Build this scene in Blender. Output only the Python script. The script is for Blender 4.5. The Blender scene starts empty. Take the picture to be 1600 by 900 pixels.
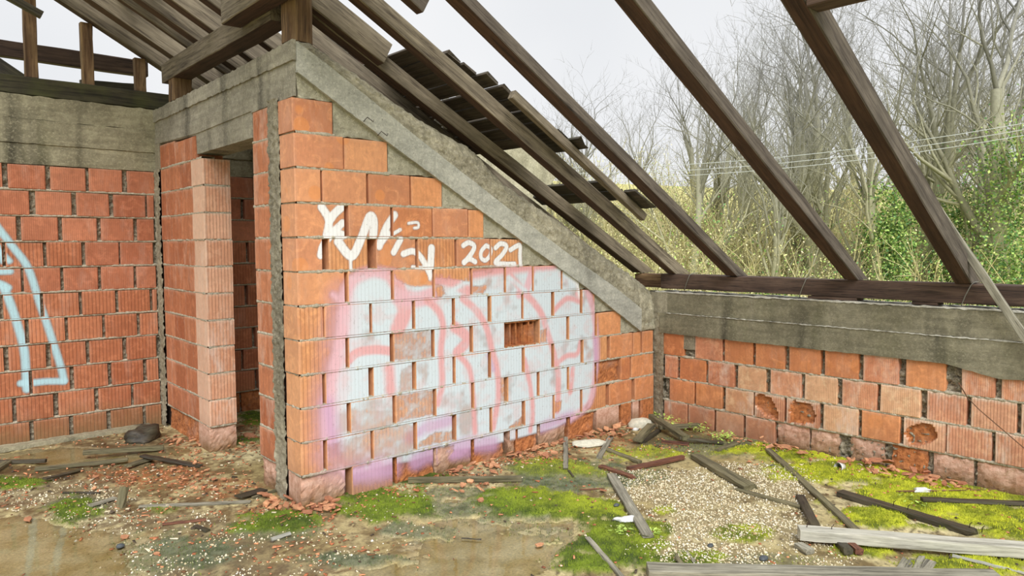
import bpy, math, random
import numpy as np
from mathutils import Matrix, Vector

# ------------------------------------------------------------------ camera
scene = bpy.context.scene
COL = scene.collection
FPX, PITCH, ROLL, YAW = 1117.38, -0.05918, -0.00348, 0.84785
CAM = np.array([-1.79409, -3.89665, 1.54659])
_F = np.array([math.cos(YAW) * math.cos(PITCH), math.sin(YAW) * math.cos(PITCH), math.sin(PITCH)])
_R0 = np.array([math.sin(YAW), -math.cos(YAW), 0.0])
_U0 = np.cross(_R0, _F)
_R = _R0 * math.cos(ROLL) + _U0 * math.sin(ROLL)
_U = -_R0 * math.sin(ROLL) + _U0 * math.cos(ROLL)
cd = bpy.data.cameras.new('camera')
cam = bpy.data.objects.new('camera', cd)
COL.objects.link(cam)
cd.sensor_width = 36.0
cd.lens = FPX / 1600 * 36
cd.clip_start, cd.clip_end = 0.05, 400
cam.matrix_world = Matrix(((_R[0], _U[0], -_F[0], CAM[0]), (_R[1], _U[1], -_F[1], CAM[1]), (_R[2], _U[2], -_F[2], CAM[2]), (0, 0, 0, 1)))
scene.camera = cam

# ------------------------------------------------------------------ sky, sun, exposure
world = bpy.data.worlds.new('overcast_sky')
scene.world = world
world.use_nodes = True
wn, wl = world.node_tree.nodes, world.node_tree.links
wn.clear()
w_out = wn.new('ShaderNodeOutputWorld')
w_bg = wn.new('ShaderNodeBackground')
w_tc = wn.new('ShaderNodeTexCoord')
w_no = wn.new('ShaderNodeTexNoise')
w_no.inputs['Scale'].default_value = 2.2
w_no.inputs['Detail'].default_value = 3
w_cr = wn.new('ShaderNodeValToRGB')
w_cr.color_ramp.elements[0].position, w_cr.color_ramp.elements[0].color = 0.3, (0.81, 0.83, 0.86, 1)
w_cr.color_ramp.elements[1].position, w_cr.color_ramp.elements[1].color = 0.65, (0.93, 0.935, 0.95, 1)
wl.new(w_tc.outputs['Generated'], w_no.inputs['Vector'])
wl.new(w_no.outputs['Fac'], w_cr.inputs['Fac'])
wl.new(w_cr.outputs['Color'], w_bg.inputs['Color'])
wl.new(w_bg.outputs['Background'], w_out.inputs['Surface'])
w_bg.inputs['Strength'].default_value = 1.0

sd = bpy.data.lights.new('sun', 'SUN')
sd.energy, sd.angle, sd.color = 3.7, math.radians(35), (1.0, 0.98, 0.95)
sun = bpy.data.objects.new('sun', sd)
COL.objects.link(sun)
SUN_FROM = Vector((-0.42, -0.66, 0.72))
sun.rotation_euler = SUN_FROM.to_track_quat('Z', 'Y').to_euler()

scene.view_settings.view_transform = 'Standard'
scene.view_settings.look = 'None'
scene.view_settings.gamma = 1
scene.view_settings.exposure = 0.0
scene.view_settings.use_curve_mapping = False
scene.cycles.max_bounces = 8
scene.cycles.transparent_max_bounces = 16

rnd = random.Random(7)
nrs = np.random.RandomState(11)

# ------------------------------------------------------------------ measuring helpers (pixels of the photograph -> places on real surfaces)
def ray(u, v):
    return _F * FPX + _R * (u - 800) + _U * (450 - v)

def hit(u, v, ax, val):
    r = ray(u, v)
    return CAM + r * ((val - CAM[ax]) / r[ax])

def floor_at(u, v, z=0.0):
    return hit(u, v, 2, z)

def solve_x(u, y, z):
    n = _R * FPX - _F * (u - 800)
    return float(CAM[0] - (n[1] * (y - CAM[1]) + n[2] * (z - CAM[2])) / n[0])

def solve_y(u, x, z):
    n = _R * FPX - _F * (u - 800)
    return float(CAM[1] - (n[0] * (x - CAM[0]) + n[2] * (z - CAM[2])) / n[1])

def project(P):
    d = P - CAM
    D = np.maximum(d @ _F, 0.01)
    return 800 + FPX * (d @ _R) / D, 450 - FPX * (d @ _U) / D

def lin(r, g, b, a=1.0):
    f = lambda c: (c / 255 / 12.92) if c / 255 <= 0.04045 else ((c / 255 + 0.055) / 1.055) ** 2.4
    return (f(r), f(g), f(b), a)

# numpy value noise
_PERM = nrs.rand(64, 64, 16)
def vnoise(x, y, s, k=0):
    X, Y = np.asarray(x) * s + 17.3 * k, np.asarray(y) * s - 9.1 * k
    xi, yi = np.floor(X).astype(int), np.floor(Y).astype(int)
    fx, fy = X - xi, Y - yi
    fx, fy = fx * fx * (3 - 2 * fx), fy * fy * (3 - 2 * fy)
    g = lambda a, b: _PERM[(xi + a) % 64, (yi + b) % 64, k % 16]
    return (g(0, 0) * (1 - fx) + g(1, 0) * fx) * (1 - fy) + (g(0, 1) * (1 - fx) + g(1, 1) * fx) * fy
def fbm(x, y, s, k=0, o=4):
    t, a, n = 0, 0.5, 0
    for i in range(o):
        t = t + a * vnoise(x, y, s * 2 ** i, k + i)
        n += a
        a *= 0.55
    return t / n

# ------------------------------------------------------------------ object helpers
def link(o, parent=None):
    COL.objects.link(o)
    if parent is not None:
        o.parent = parent
    return o

def tag(o, label=None, cat=None, group=None, kind=None):
    if label: o['label'] = label
    if cat: o['category'] = cat
    if group: o['group'] = group
    if kind: o['kind'] = kind
    return o

def mesh(name, V, Fc, mat=None, smooth=False):
    me = bpy.data.meshes.new(name)
    me.from_pydata([tuple(map(float, v)) for v in V], [], Fc)
    if mat:
        me.materials.append(mat)
    if smooth:
        me.polygons.foreach_set('use_smooth', [True] * len(me.polygons))
    me.update()
    return me

def quad_mesh(name, V, Q, mat=None, smooth=False):
    """fast mesh from numpy: V (n,3), Q (m,k) all faces with k corners"""
    V = np.asarray(V, dtype=np.float32); Q = np.asarray(Q, dtype=np.int32)
    me = bpy.data.meshes.new(name)
    me.vertices.add(len(V)); me.vertices.foreach_set('co', V.ravel())
    k = Q.shape[1]
    me.loops.add(Q.size); me.loops.foreach_set('vertex_index', Q.ravel())
    me.polygons.add(len(Q))
    me.polygons.foreach_set('loop_start', np.arange(0, Q.size, k, dtype=np.int32))
    me.polygons.foreach_set('loop_total', np.full(len(Q), k, dtype=np.int32))
    if smooth:
        me.polygons.foreach_set('use_smooth', np.ones(len(Q), dtype=bool))
    me.update(calc_edges=True)
    if mat:
        me.materials.append(mat)
    return me

def obj(name, me, parent=None, mw=None):
    o = bpy.data.objects.new(name, me)
    link(o, parent)
    if mw is not None:
        o.matrix_world = mw if parent is None else mw
        if parent is not None:
            o.matrix_parent_inverse = Matrix.Identity(4)
            o.matrix_basis = mw
    return o

def empty(name, loc=(0, 0, 0)):
    e = bpy.data.objects.new(name, None)
    e.empty_display_size = 0.1
    e.location = loc
    return link(e)

# ------------------------------------------------------------------ materials
class NT:
    def __init__(s, name, rough=0.85):
        s.m = bpy.data.materials.new(name); s.m.use_nodes = True
        s.n, s.l = s.m.node_tree.nodes, s.m.node_tree.links
        s.b = s.n['Principled BSDF']; s.b.inputs['Roughness'].default_value = rough
        s.out = s.n['Material Output']
        s.tc = s.n.new('ShaderNodeTexCoord')
        s.geo = s.n.new('ShaderNodeNewGeometry')
    def noise(s, scale, detail=4, rough=0.55, vec=None, stretch=None, dist=0.0):
        t = s.n.new('ShaderNodeTexNoise')
        t.inputs['Scale'].default_value = scale; t.inputs['Detail'].default_value = detail
        t.inputs['Roughness'].default_value = rough; t.inputs['Distortion'].default_value = dist
        v = vec or s.geo.outputs['Position']
        if stretch:
            mp = s.n.new('ShaderNodeMapping'); mp.inputs['Scale'].default_value = stretch
            s.l.new(v, mp.inputs['Vector']); v = mp.outputs['Vector']
        s.l.new(v, t.inputs['Vector'])
        return t.outputs['Fac']
    def ramp(s, fac, *stops):
        r = s.n.new('ShaderNodeValToRGB')
        e = r.color_ramp.elements
        while len(e) < len(stops): e.new(0.5)
        for i, (p, c) in enumerate(stops):
            e[i].position = p
            e[i].color = c if isinstance(c, tuple) else (c, c, c, 1)
        s.l.new(fac, r.inputs['Fac'])
        return r.outputs['Color']
    def mix(s, fac, a, b, mode='MIX'):
        m = s.n.new('ShaderNodeMix'); m.data_type = 'RGBA'; m.blend_type = mode
        for sock, v in ((m.inputs['Factor'], fac), (m.inputs['A'], a), (m.inputs['B'], b)):
            if isinstance(v, (int, float)): sock.default_value = v
            elif isinstance(v, tuple): sock.default_value = v
            else: s.l.new(v, sock)
        # index sockets for RGBA
        return m.outputs['Result']
    def mixc(s, fac, a, b, mode='MIX'):
        m = s.n.new('ShaderNodeMix'); m.data_type = 'RGBA'; m.blend_type = mode
        socks = (m.inputs[0], m.inputs[6], m.inputs[7])
        for sock, v in zip(socks, (fac, a, b)):
            if isinstance(v, (int, float, tuple)): sock.default_value = v
            else: s.l.new(v, sock)
        return m.outputs[2]
    def math(s, op, a, b=0.0, c=0.0):
        m = s.n.new('ShaderNodeMath'); m.operation = op
        for i, v in enumerate((a, b, c)):
            if isinstance(v, (int, float)): m.inputs[i].default_value = v
            else: s.l.new(v, m.inputs[i])
        return m.outputs[0]
    def sep(s, vec):
        x = s.n.new('ShaderNodeSeparateXYZ'); s.l.new(vec, x.inputs[0]); return x.outputs
    def bump(s, h, strength, dist, prev=None):
        b = s.n.new('ShaderNodeBump'); b.inputs['Strength'].default_value = strength; b.inputs['Distance'].default_value = dist
        s.l.new(h, b.inputs['Height'])
        if prev: s.l.new(prev, b.inputs['Normal'])
        s.l.new(b.outputs['Normal'], s.b.inputs['Normal'])
        return b.outputs['Normal']
    def color(s, c):
        s.l.new(c, s.b.inputs['Base Color'])
    def objrand(s):
        o = s.n.new('ShaderNodeObjectInfo'); return o.outputs['Random']
    def attr(s, name):
        a = s.n.new('ShaderNodeAttribute'); a.attribute_name = name; return a

def brick_mat(name, lo, hi, period=0.022, rib=1.0, white=0.3, spots=0.0, dirt=0.3, green=0.0):
    s = NT(name, 0.8)
    r = s.objrand()
    r2 = s.math('FRACT', s.math('MULTIPLY', r, 7.31)); r3 = s.math('FRACT', s.math('MULTIPLY', r, 17.77))
    base = s.mixc(r, lo, hi)
    base = s.mixc(s.ramp(r2, (0.45, 0.0), (1.0, 0.55)), base, tuple(c * f for c, f in zip(hi[:3], (.80, .66, .55))) + (1,))
    n1 = s.noise(3.5, 5, 0.6)
    base = s.mixc(s.math('MULTIPLY', s.ramp(n1, (0.35, 0.0), (0.7, 1.0)), 0.5), base, tuple(c * 0.7 for c in hi[:3]) + (1,))
    base = s.mixc(s.math('MULTIPLY', s.ramp(s.noise(11, 6, 0.7, dist=1.0), (0.5, 0.0), (0.62, 1.0)), 0.4), base, tuple(min(1, c * 1.25) for c in lo[:3]) + (1,))
    base = s.mixc(s.math('MULTIPLY', s.ramp(s.noise(48, 5, 0.75, stretch=(1, 1, .3)), (0.5, 0.0), (0.68, 1.0)), 0.35), base, tuple(c * .6 for c in hi[:3]) + (1,))
    if spots:
        v = s.n.new('ShaderNodeTexVoronoi'); v.inputs['Scale'].default_value = 5.5
        v.inputs['Randomness'].default_value = 0.9
        s.l.new(s.geo.outputs['Position'], v.inputs['Vector'])
        base = s.mixc(s.math('MULTIPLY', s.ramp(v.outputs['Distance'], (0.26, 1.0), (0.30, 0.0)), spots), base, lin(232, 150, 84))
    # vertical ribs pressed in the clay
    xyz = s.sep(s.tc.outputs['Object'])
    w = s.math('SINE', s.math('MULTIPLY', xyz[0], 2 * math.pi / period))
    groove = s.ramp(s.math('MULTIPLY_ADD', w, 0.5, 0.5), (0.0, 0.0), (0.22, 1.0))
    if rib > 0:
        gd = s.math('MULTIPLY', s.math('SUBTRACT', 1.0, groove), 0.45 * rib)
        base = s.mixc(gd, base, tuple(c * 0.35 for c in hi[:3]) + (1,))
    # lime bloom, streaked downwards
    nw = s.noise(5, 6, 0.7, stretch=(1.6, 1.6, 0.5))
    nw2 = s.noise(60, 3, 0.6, stretch=(1, 1, 0.25))
    wm = s.math('MULTIPLY', s.ramp(nw, (0.5, 0.0), (0.72, 1.0)), s.ramp(nw2, (0.3, 0.35), (0.65, 1.0)))
    base = s.mixc(s.math('MULTIPLY', s.math('MULTIPLY', wm, s.ramp(r3, (0.1, 0.25), (0.75, 1.3))), white), base, lin(232, 208, 192))
    edge = s.math('MINIMUM', s.math('ABSOLUTE', xyz[0]), s.math('ABSOLUTE', s.math('SUBTRACT', 0.188, xyz[2])))
    base = s.mixc(s.math('MULTIPLY', s.ramp(s.math('ADD', edge, s.math('MULTIPLY', s.math('SUBTRACT', nw2, .5), .05)), (0.0, .55), (0.02, 0.0)), white), base, lin(226, 206, 186))
    nd = s.noise(22, 6, 0.7)
    base = s.mixc(s.math('MULTIPLY', s.ramp(nd, (0.45, 0.0), (0.75, 1.0)), dirt), base, lin(96, 58, 40))
    # damp foot of the wall
    pos = s.sep(s.geo.outputs['Position'])
    low = s.ramp(s.math('ADD', pos[2], s.math('MULTIPLY', s.noise(7, 4), 0.25)), (0.16, 1.0), (0.42, 0.0))
    base = s.mixc(s.math('MULTIPLY', low, 0.5 + green), base, lin(122, 92, 70) if green < 0.1 else lin(110, 96, 62))
    s.color(base)
    nb = s.bump(groove, 0.55 * rib + 0.02, 0.004)
    s.bump(s.noise(140, 4, 0.7), 0.25, 0.004, nb)
    return s.m

M = {}
M['brick_orange_fine'] = brick_mat('brick_orange_fine', lin(232, 166, 118), lin(212, 142, 104), 0.0085, 0.55, 0.18, 0.55, 0.15)
M['brick_orange'] = brick_mat('brick_orange', lin(234, 170, 116), lin(214, 146, 100), 0.026, 0.9, 0.22, 0.0, 0.18)
M['brick_orange_plain'] = brick_mat('brick_orange_plain', lin(230, 160, 108), lin(208, 134, 90), 0.05, 0.15, 0.2, 0.25, 0.25)
M['brick_red'] = brick_mat('brick_red', lin(208, 136, 102), lin(184, 112, 80), 0.014, 0.6, 0.22, 0.0, 0.25, 0.2)
M['brick_red_ribbed'] = brick_mat('brick_red_ribbed', lin(208, 136, 98), lin(182, 110, 74), 0.026, 1.0, 0.2, 0.0, 0.2, 0.2)
M['brick_pillar'] = brick_mat('brick_pillar', lin(240, 186, 154), lin(228, 166, 132), 0.024, 1.0, 0.85, 0.0, 0.15)
M['brick_bloom'] = brick_mat('brick_bloom', lin(238, 178, 140), lin(216, 142, 106), 0.012, 0.7, 0.95, 0.0, 0.35)
M['brick_pale'] = brick_mat('brick_pale', lin(246, 206, 166), lin(232, 176, 136), 0.013, 0.6, 0.8, 0.0, 0.3)
M['brick_limed'] = brick_mat('brick_limed', lin(238, 186, 150), lin(214, 148, 116), 0.018, 0.9, 1.4, 0.0, 0.3)
M['brick_side'] = brick_mat('brick_side', lin(206, 136, 98), lin(182, 110, 74), 0.09, 0.35, 0.45, 0.0, 0.25)

def raw_clay():
    s = NT('brick_broken_clay', 0.95)
    c = s.ramp(s.noise(30, 6, 0.7), (0.3, lin(136, 76, 42)), (0.7, lin(218, 142, 86)))
    c = s.mixc(s.ramp(s.noise(6, 3), (0.5, 0.0), (0.7, 0.5)), c, lin(190, 150, 130))
    s.color(c); s.bump(s.noise(90, 5, 0.7), 0.9, 0.01)
    return s.m
M['clay_raw'] = raw_clay()

def plaster_pink():
    s = NT('eroded_brick_pink', 0.95)
    c = s.ramp(s.noise(18, 6, 0.7), (0.3, lin(194, 142, 116)), (0.7, lin(236, 200, 180)))
    pos = s.sep(s.geo.outputs['Position'])
    low = s.ramp(s.math('ADD', pos[2], s.math('MULTIPLY', s.noise(9, 4), 0.12)), (0.07, 1.0), (0.2, 0.0))
    c = s.mixc(s.math('MULTIPLY', low, 0.85), c, lin(118, 90, 44))
    s.color(c); s.bump(s.noise(70, 5, 0.75), 0.9, 0.01)
    return s.m
M['clay_pink'] = plaster_pink()

def mortar_mat(name, a, b, sc=70):
    s = NT(name, 0.95)
    s.color(s.ramp(s.noise(sc, 6, 0.75), (0.3, a), (0.72, b)))
    s.bump(s.noise(110, 5, 0.75), 1.0, 0.012)
    return s.m
M['mortar'] = mortar_mat('mortar_joint', lin(150, 138, 112), lin(238, 230, 210))
M['mortar_dark'] = mortar_mat('mortar_rubble', lin(70, 61, 48), lin(222, 210, 184), 60)
M['core_dark'] = mortar_mat('wall_core', lin(40, 28, 22), lin(86, 62, 48))

def concrete_mat(name, lo, hi, stretch, green=0.3, streak=0.4, pits=0.4, lines=True):
    s = NT(name, 0.9)
    c = s.ramp(s.noise(2.2, 6, 0.65), (0.3, lo), (0.7, hi))
    g = s.noise(26, 4, 0.6, stretch=stretch)
    c = s.mixc(s.ramp(g, (0.35, 0.45), (0.6, 0.0)), c, tuple(x * 0.6 for x in lo[:3]) + (1,))
    # rain streaks from the top edge
    st = s.noise(3.4, 3, 0.5, stretch=(1, 1, 0.12))
    c = s.mixc(s.math('MULTIPLY', s.ramp(st, (0.54, 0.0), (0.66, 1.0)), streak), c, lin(44, 42, 32))
    st2 = s.noise(4.4, 4, 0.6, stretch=(1, 1, 0.3))
    c = s.mixc(s.math('MULTIPLY', s.ramp(st2, (0.5, 0.0), (0.75, 1.0)), green), c, lin(120, 122, 74))
    c = s.mixc(s.ramp(s.noise(14, 6, 0.75, dist=.8), (0.4, 0.4), (0.6, 0.0)), c, tuple(x * .55 for x in lo[:3]) + (1,))
    c = s.mixc(s.ramp(s.noise(55, 6, 0.8), (0.5, 0.0), (0.75, 0.6)), c, tuple(min(1, x * 1.35) for x in hi[:3]) + (1,))
    sp = s.noise(90, 5, 0.8)
    c = s.mixc(s.ramp(sp, (0.30, 0.85), (0.41, 0.0)), c, lin(36, 33, 26))
    s.color(c)
    n = s.bump(g, 0.25, 0.01)
    n = s.bump(s.noise(75, 6, 0.75), 0.35 + pits, 0.006, n)
    return s.m
M['conc_left'] = concrete_mat('board_marked_concrete_left', lin(138, 132, 108), lin(192, 186, 158), (0.12, 1, 1), 0.35, 0.9)
M['conc_inner'] = concrete_mat('board_marked_concrete_inner', lin(136, 131, 116), lin(190, 184, 166), (1, 0.12, 1), 0.2, 0.7)
M['conc_right'] = concrete_mat('board_marked_concrete_right', lin(116, 111, 90), lin(164, 158, 134), (1, 0.12, 1), 0.3, 0.9)
M['conc_slope'] = concrete_mat('formed_concrete_slope', lin(166, 166, 156), lin(214, 213, 200), (0.3, 1, 1), 0.05, 0.3, 0.35)
M['conc_rough'] = concrete_mat('rough_concrete_cap', lin(134, 128, 108), lin(220, 212, 184), (1, 1, 1), 0.15, 0.3, 1.0)
M['conc_fill'] = concrete_mat('mortar_infill', lin(150, 146, 124), lin(220, 215, 192), (1, 1, 1), 0.1, 0.3, 0.8)
M['conc_column'] = concrete_mat('concrete_column', lin(138, 130, 110), lin(198, 190, 166), (1, 1, 0.2), 0.15, 0.4, 0.9)
M['conc_white'] = concrete_mat('lime_and_highlight', lin(190, 186, 172), lin(228, 226, 214), (1, 1, 1), 0.0, 0.0, 0.7)  # lime on the beam top, also the painted highlight on the ledge

def wood_mat(name, a, b, dark, grain=34, crack=0.6, green=0.0, rough=0.85):
    s = NT(name, rough)
    v = s.tc.outputs['Object']
    r = s.objrand()
    mp = s.n.new('ShaderNodeMapping'); mp.inputs['Scale'].default_value = (0.06, 1, 1)
    cx = s.n.new('ShaderNodeCombineXYZ'); s.l.new(s.math('MULTIPLY', r, 30.0), cx.inputs[0]); s.l.new(r, cx.inputs[1])
    s.l.new(cx.outputs[0], mp.inputs['Location'])
    s.l.new(v, mp.inputs['Vector'])
    g = s.noise(grain, 6, 0.65, vec=mp.outputs['Vector'], dist=0.6)
    g2 = s.noise(grain * 4, 3, 0.6, vec=mp.outputs['Vector'])
    c = s.ramp(g, (0.3, dark), (0.45, a), (0.7, b))
    c = s.mixc(s.ramp(g2, (0.32, crack), (0.46, 0.0)), c, dark)
    c = s.mixc(s.ramp(s.noise(3.5, 5, 0.6), (0.45, 0.0), (0.75, 0.6)), c, tuple(x * 0.5 for x in a[:3]) + (1,))
    if green:
        c = s.mixc(s.math('MULTIPLY', s.ramp(s.noise(5, 5), (0.45, 0.0), (0.7, 1.0)), green), c, lin(92, 98, 44))
    s.color(c)
    n = s.bump(g, 0.5, 0.006)
    s.bump(g2, 0.5, 0.002, n)
    return s.m
M['rafter'] = wood_mat('weathered_rafter_wood', lin(84, 75, 66), lin(116, 107, 96), lin(36, 27, 22))
M['rafter_pale'] = wood_mat('pale_rafter_wood', lin(108, 98, 82), lin(146, 135, 115), lin(46, 35, 26))
M['shaded'] = wood_mat('brown_shaded_wood', lin(70, 50, 40), lin(92, 68, 54), lin(38, 24, 18), 30, 0.6)  # darker brown for timber undersides, their shade painted into the colour
M['plate'] = wood_mat('dark_plate_wood', lin(76, 58, 48), lin(104, 84, 70), lin(28, 20, 16), 30, 0.8)
M['plate_green'] = wood_mat('mossy_plate_wood', lin(58, 54, 38), lin(84, 80, 56), lin(24, 22, 14), 30, 0.6, 0.35)
M['post'] = wood_mat('post_wood', lin(108, 82, 58), lin(158, 130, 94), lin(52, 34, 22), 24, 0.7)
M['board_grey'] = wood_mat('grey_board_wood', lin(132, 128, 112), lin(176, 172, 154), lin(62, 60, 52), 40)
M['board_olive'] = wood_mat('olive_board_wood', lin(104, 98, 74), lin(140, 132, 102), lin(44, 40, 28), 40, 0.6, 0.2)
M['board_dark'] = wood_mat('dark_wet_board', lin(58, 52, 42), lin(90, 82, 66), lin(22, 19, 15), 40, 0.7, 0.15, 0.6)
M['board_rot'] = wood_mat('rotten_red_board', lin(104, 64, 48), lin(146, 100, 74), lin(44, 24, 18), 40, 0.8)
M['deck'] = wood_mat('roof_deck_wood', lin(74, 66, 56), lin(104, 96, 84), lin(34, 28, 22))
M['plank_pale'] = wood_mat('sun_bleached_plank', lin(176, 174, 160), lin(216, 213, 198), lin(110, 106, 94), 30, 0.5)
M['clad'] = wood_mat('pale_cladding', lin(158, 158, 148), lin(188, 188, 178), lin(110, 108, 100))

def simple(name, c, rough=0.7, noise=0.0, metallic=0.0):
    s = NT(name, rough)
    s.b.inputs['Metallic'].default_value = metallic
    s.color(s.ramp(s.noise(40, 5, 0.7), (0.3, tuple(x * (1 - noise) for x in c[:3]) + (1,)), (0.7, c)))
    return s.m
M['wire'] = simple('galvanised_wire', lin(140, 138, 128), 0.5, 0.4, 0.4)
M['nail'] = simple('rusty_nail', lin(60, 40, 30), 0.7, 0.4, 0.3)
M['twig'] = simple('dry_twig', lin(120, 86, 62), 0.9, 0.4)
M['white_plastic'] = simple('white_plastic', lin(228, 230, 228), 0.35, 0.25)
M['foam'] = simple('dirty_white_foam', lin(220, 216, 196), 0.8, 0.35)
M['slate'] = simple('slate_piece', lin(86, 92, 96), 0.6, 0.5)
M['cable'] = simple('power_cable', lin(190, 196, 196), 0.6, 0.1)

def shard_mat(name, a, b):
    s = NT(name, 0.9)
    c = s.mixc(s.objrand(), a, b)
    c = s.mixc(s.ramp(s.noise(40, 5, 0.7), (0.4, 0.55), (0.7, 0.0)), c, lin(120, 72, 48))
    s.color(c); s.bump(s.noise(120, 4, 0.7), 0.5, 0.004)
    return s.m
M['shard'] = shard_mat('terracotta_shard', lin(238, 180, 134), lin(172, 112, 84))
M['crumb'] = shard_mat('terracotta_crumb', lin(200, 126, 86), lin(168, 92, 62))

def vc_mat(name, rough, bump_s, bump_d, bump_scale, mod=0.35, nscale=120):
    """base colour from the mesh's own colour attribute, with fine grain"""
    s = NT(name, rough)
    a = s.attr('col')
    n = s.noise(nscale, 6, 0.75)
    c = s.mixc(mod, a.outputs['Color'], s.ramp(n, (0.25, 0.15), (0.75, 1.6)), 'MULTIPLY')
    s.color(c)
    s.bump(s.noise(bump_scale, 6, 0.75), bump_s, bump_d)
    return s
_f = vc_mat('screed_with_moss', 0.85, 0.7, 0.012, 90, 0.6, 70)
_ra = _f.attr('wet')
_f.l.new(_f.math('MULTIPLY_ADD', _ra.outputs['Fac'], -0.55, 0.9), _f.b.inputs['Roughness'])
M['floor'] = _f.m
M['gravel'] = vc_mat('pale_gravel', 0.9, 0.4, 0.004, 200, 0.3).m
M['moss'] = vc_mat('moss_tuft', 0.95, 0.0, 0.001, 200, 0.15).m
M['leaf'] = vc_mat('green_leaf', 0.6, 0.0, 0.001, 100, 0.2).m
M['bark'] = vc_mat('tree_bark', 0.95, 0.3, 0.01, 30, 0.35, 12).m

def water_mat():
    s = NT('shallow_water', 0.05)
    g = s.n.new('ShaderNodeBsdfGlossy'); g.inputs['Roughness'].default_value = 0.02
    t = s.n.new('ShaderNodeBsdfTransparent'); t.inputs['Color'].default_value = (0.97, 0.965, 0.92, 1)
    f = s.n.new('ShaderNodeFresnel'); f.inputs['IOR'].default_value = 1.33
    b = s.n.new('ShaderNodeBump'); b.inputs['Strength'].default_value = 0.04; b.inputs['Distance'].default_value = 0.01
    s.l.new(s.noise(18, 2), b.inputs['Height'])
    s.l.new(b.outputs['Normal'], g.inputs['Normal']); s.l.new(b.outputs['Normal'], f.inputs['Normal'])
    mx = s.n.new('ShaderNodeMixShader')
    s.l.new(f.outputs[0], mx.inputs[0]); s.l.new(t.outputs[0], mx.inputs[1]); s.l.new(g.outputs[0], mx.inputs[2])
    s.l.new(mx.outputs[0], s.out.inputs['Surface'])
    return s.m
M['water'] = water_mat()

def paint_mat():
    s = NT('sprayed_paint', 0.55)
    a = s.attr('col'); al = s.attr('alpha')
    s.color(a.outputs['Color'])
    # the paint is thinner in the grooves and where it has flaked
    wear = s.ramp(s.noise(95, 5, 0.75, stretch=(1, 1, 0.45)), (0.30, 0.0), (0.42, 1.0))
    xyz = s.sep(s.tc.outputs['Object'])
    w = s.math('SINE', s.math('MULTIPLY', xyz[0], 2 * math.pi / 0.026))
    gr = s.ramp(s.math('MULTIPLY_ADD', w, 0.5, 0.5), (0.0, 0.85), (0.14, 1.0))
    k = s.math('MULTIPLY', s.math('MULTIPLY', al.outputs['Fac'], gr), s.math('MULTIPLY_ADD', wear, 0.45, 0.55))
    s.l.new(k, s.b.inputs['Alpha'])
    return s.m
M['paint'] = paint_mat()

# ------------------------------------------------------------------ walls of hollow clay bricks
def M_y(x, y, z):   # piece facing -y : local X = +x, local Y = +y
    return Matrix.Translation((x, y, z))
def M_x(x, y, z):   # piece facing -x : local X = -y, local Y = +x
    return Matrix(((0, 1, 0, x), (-1, 0, 0, y), (0, 0, 1, z), (0, 0, 0, 1)))

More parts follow.
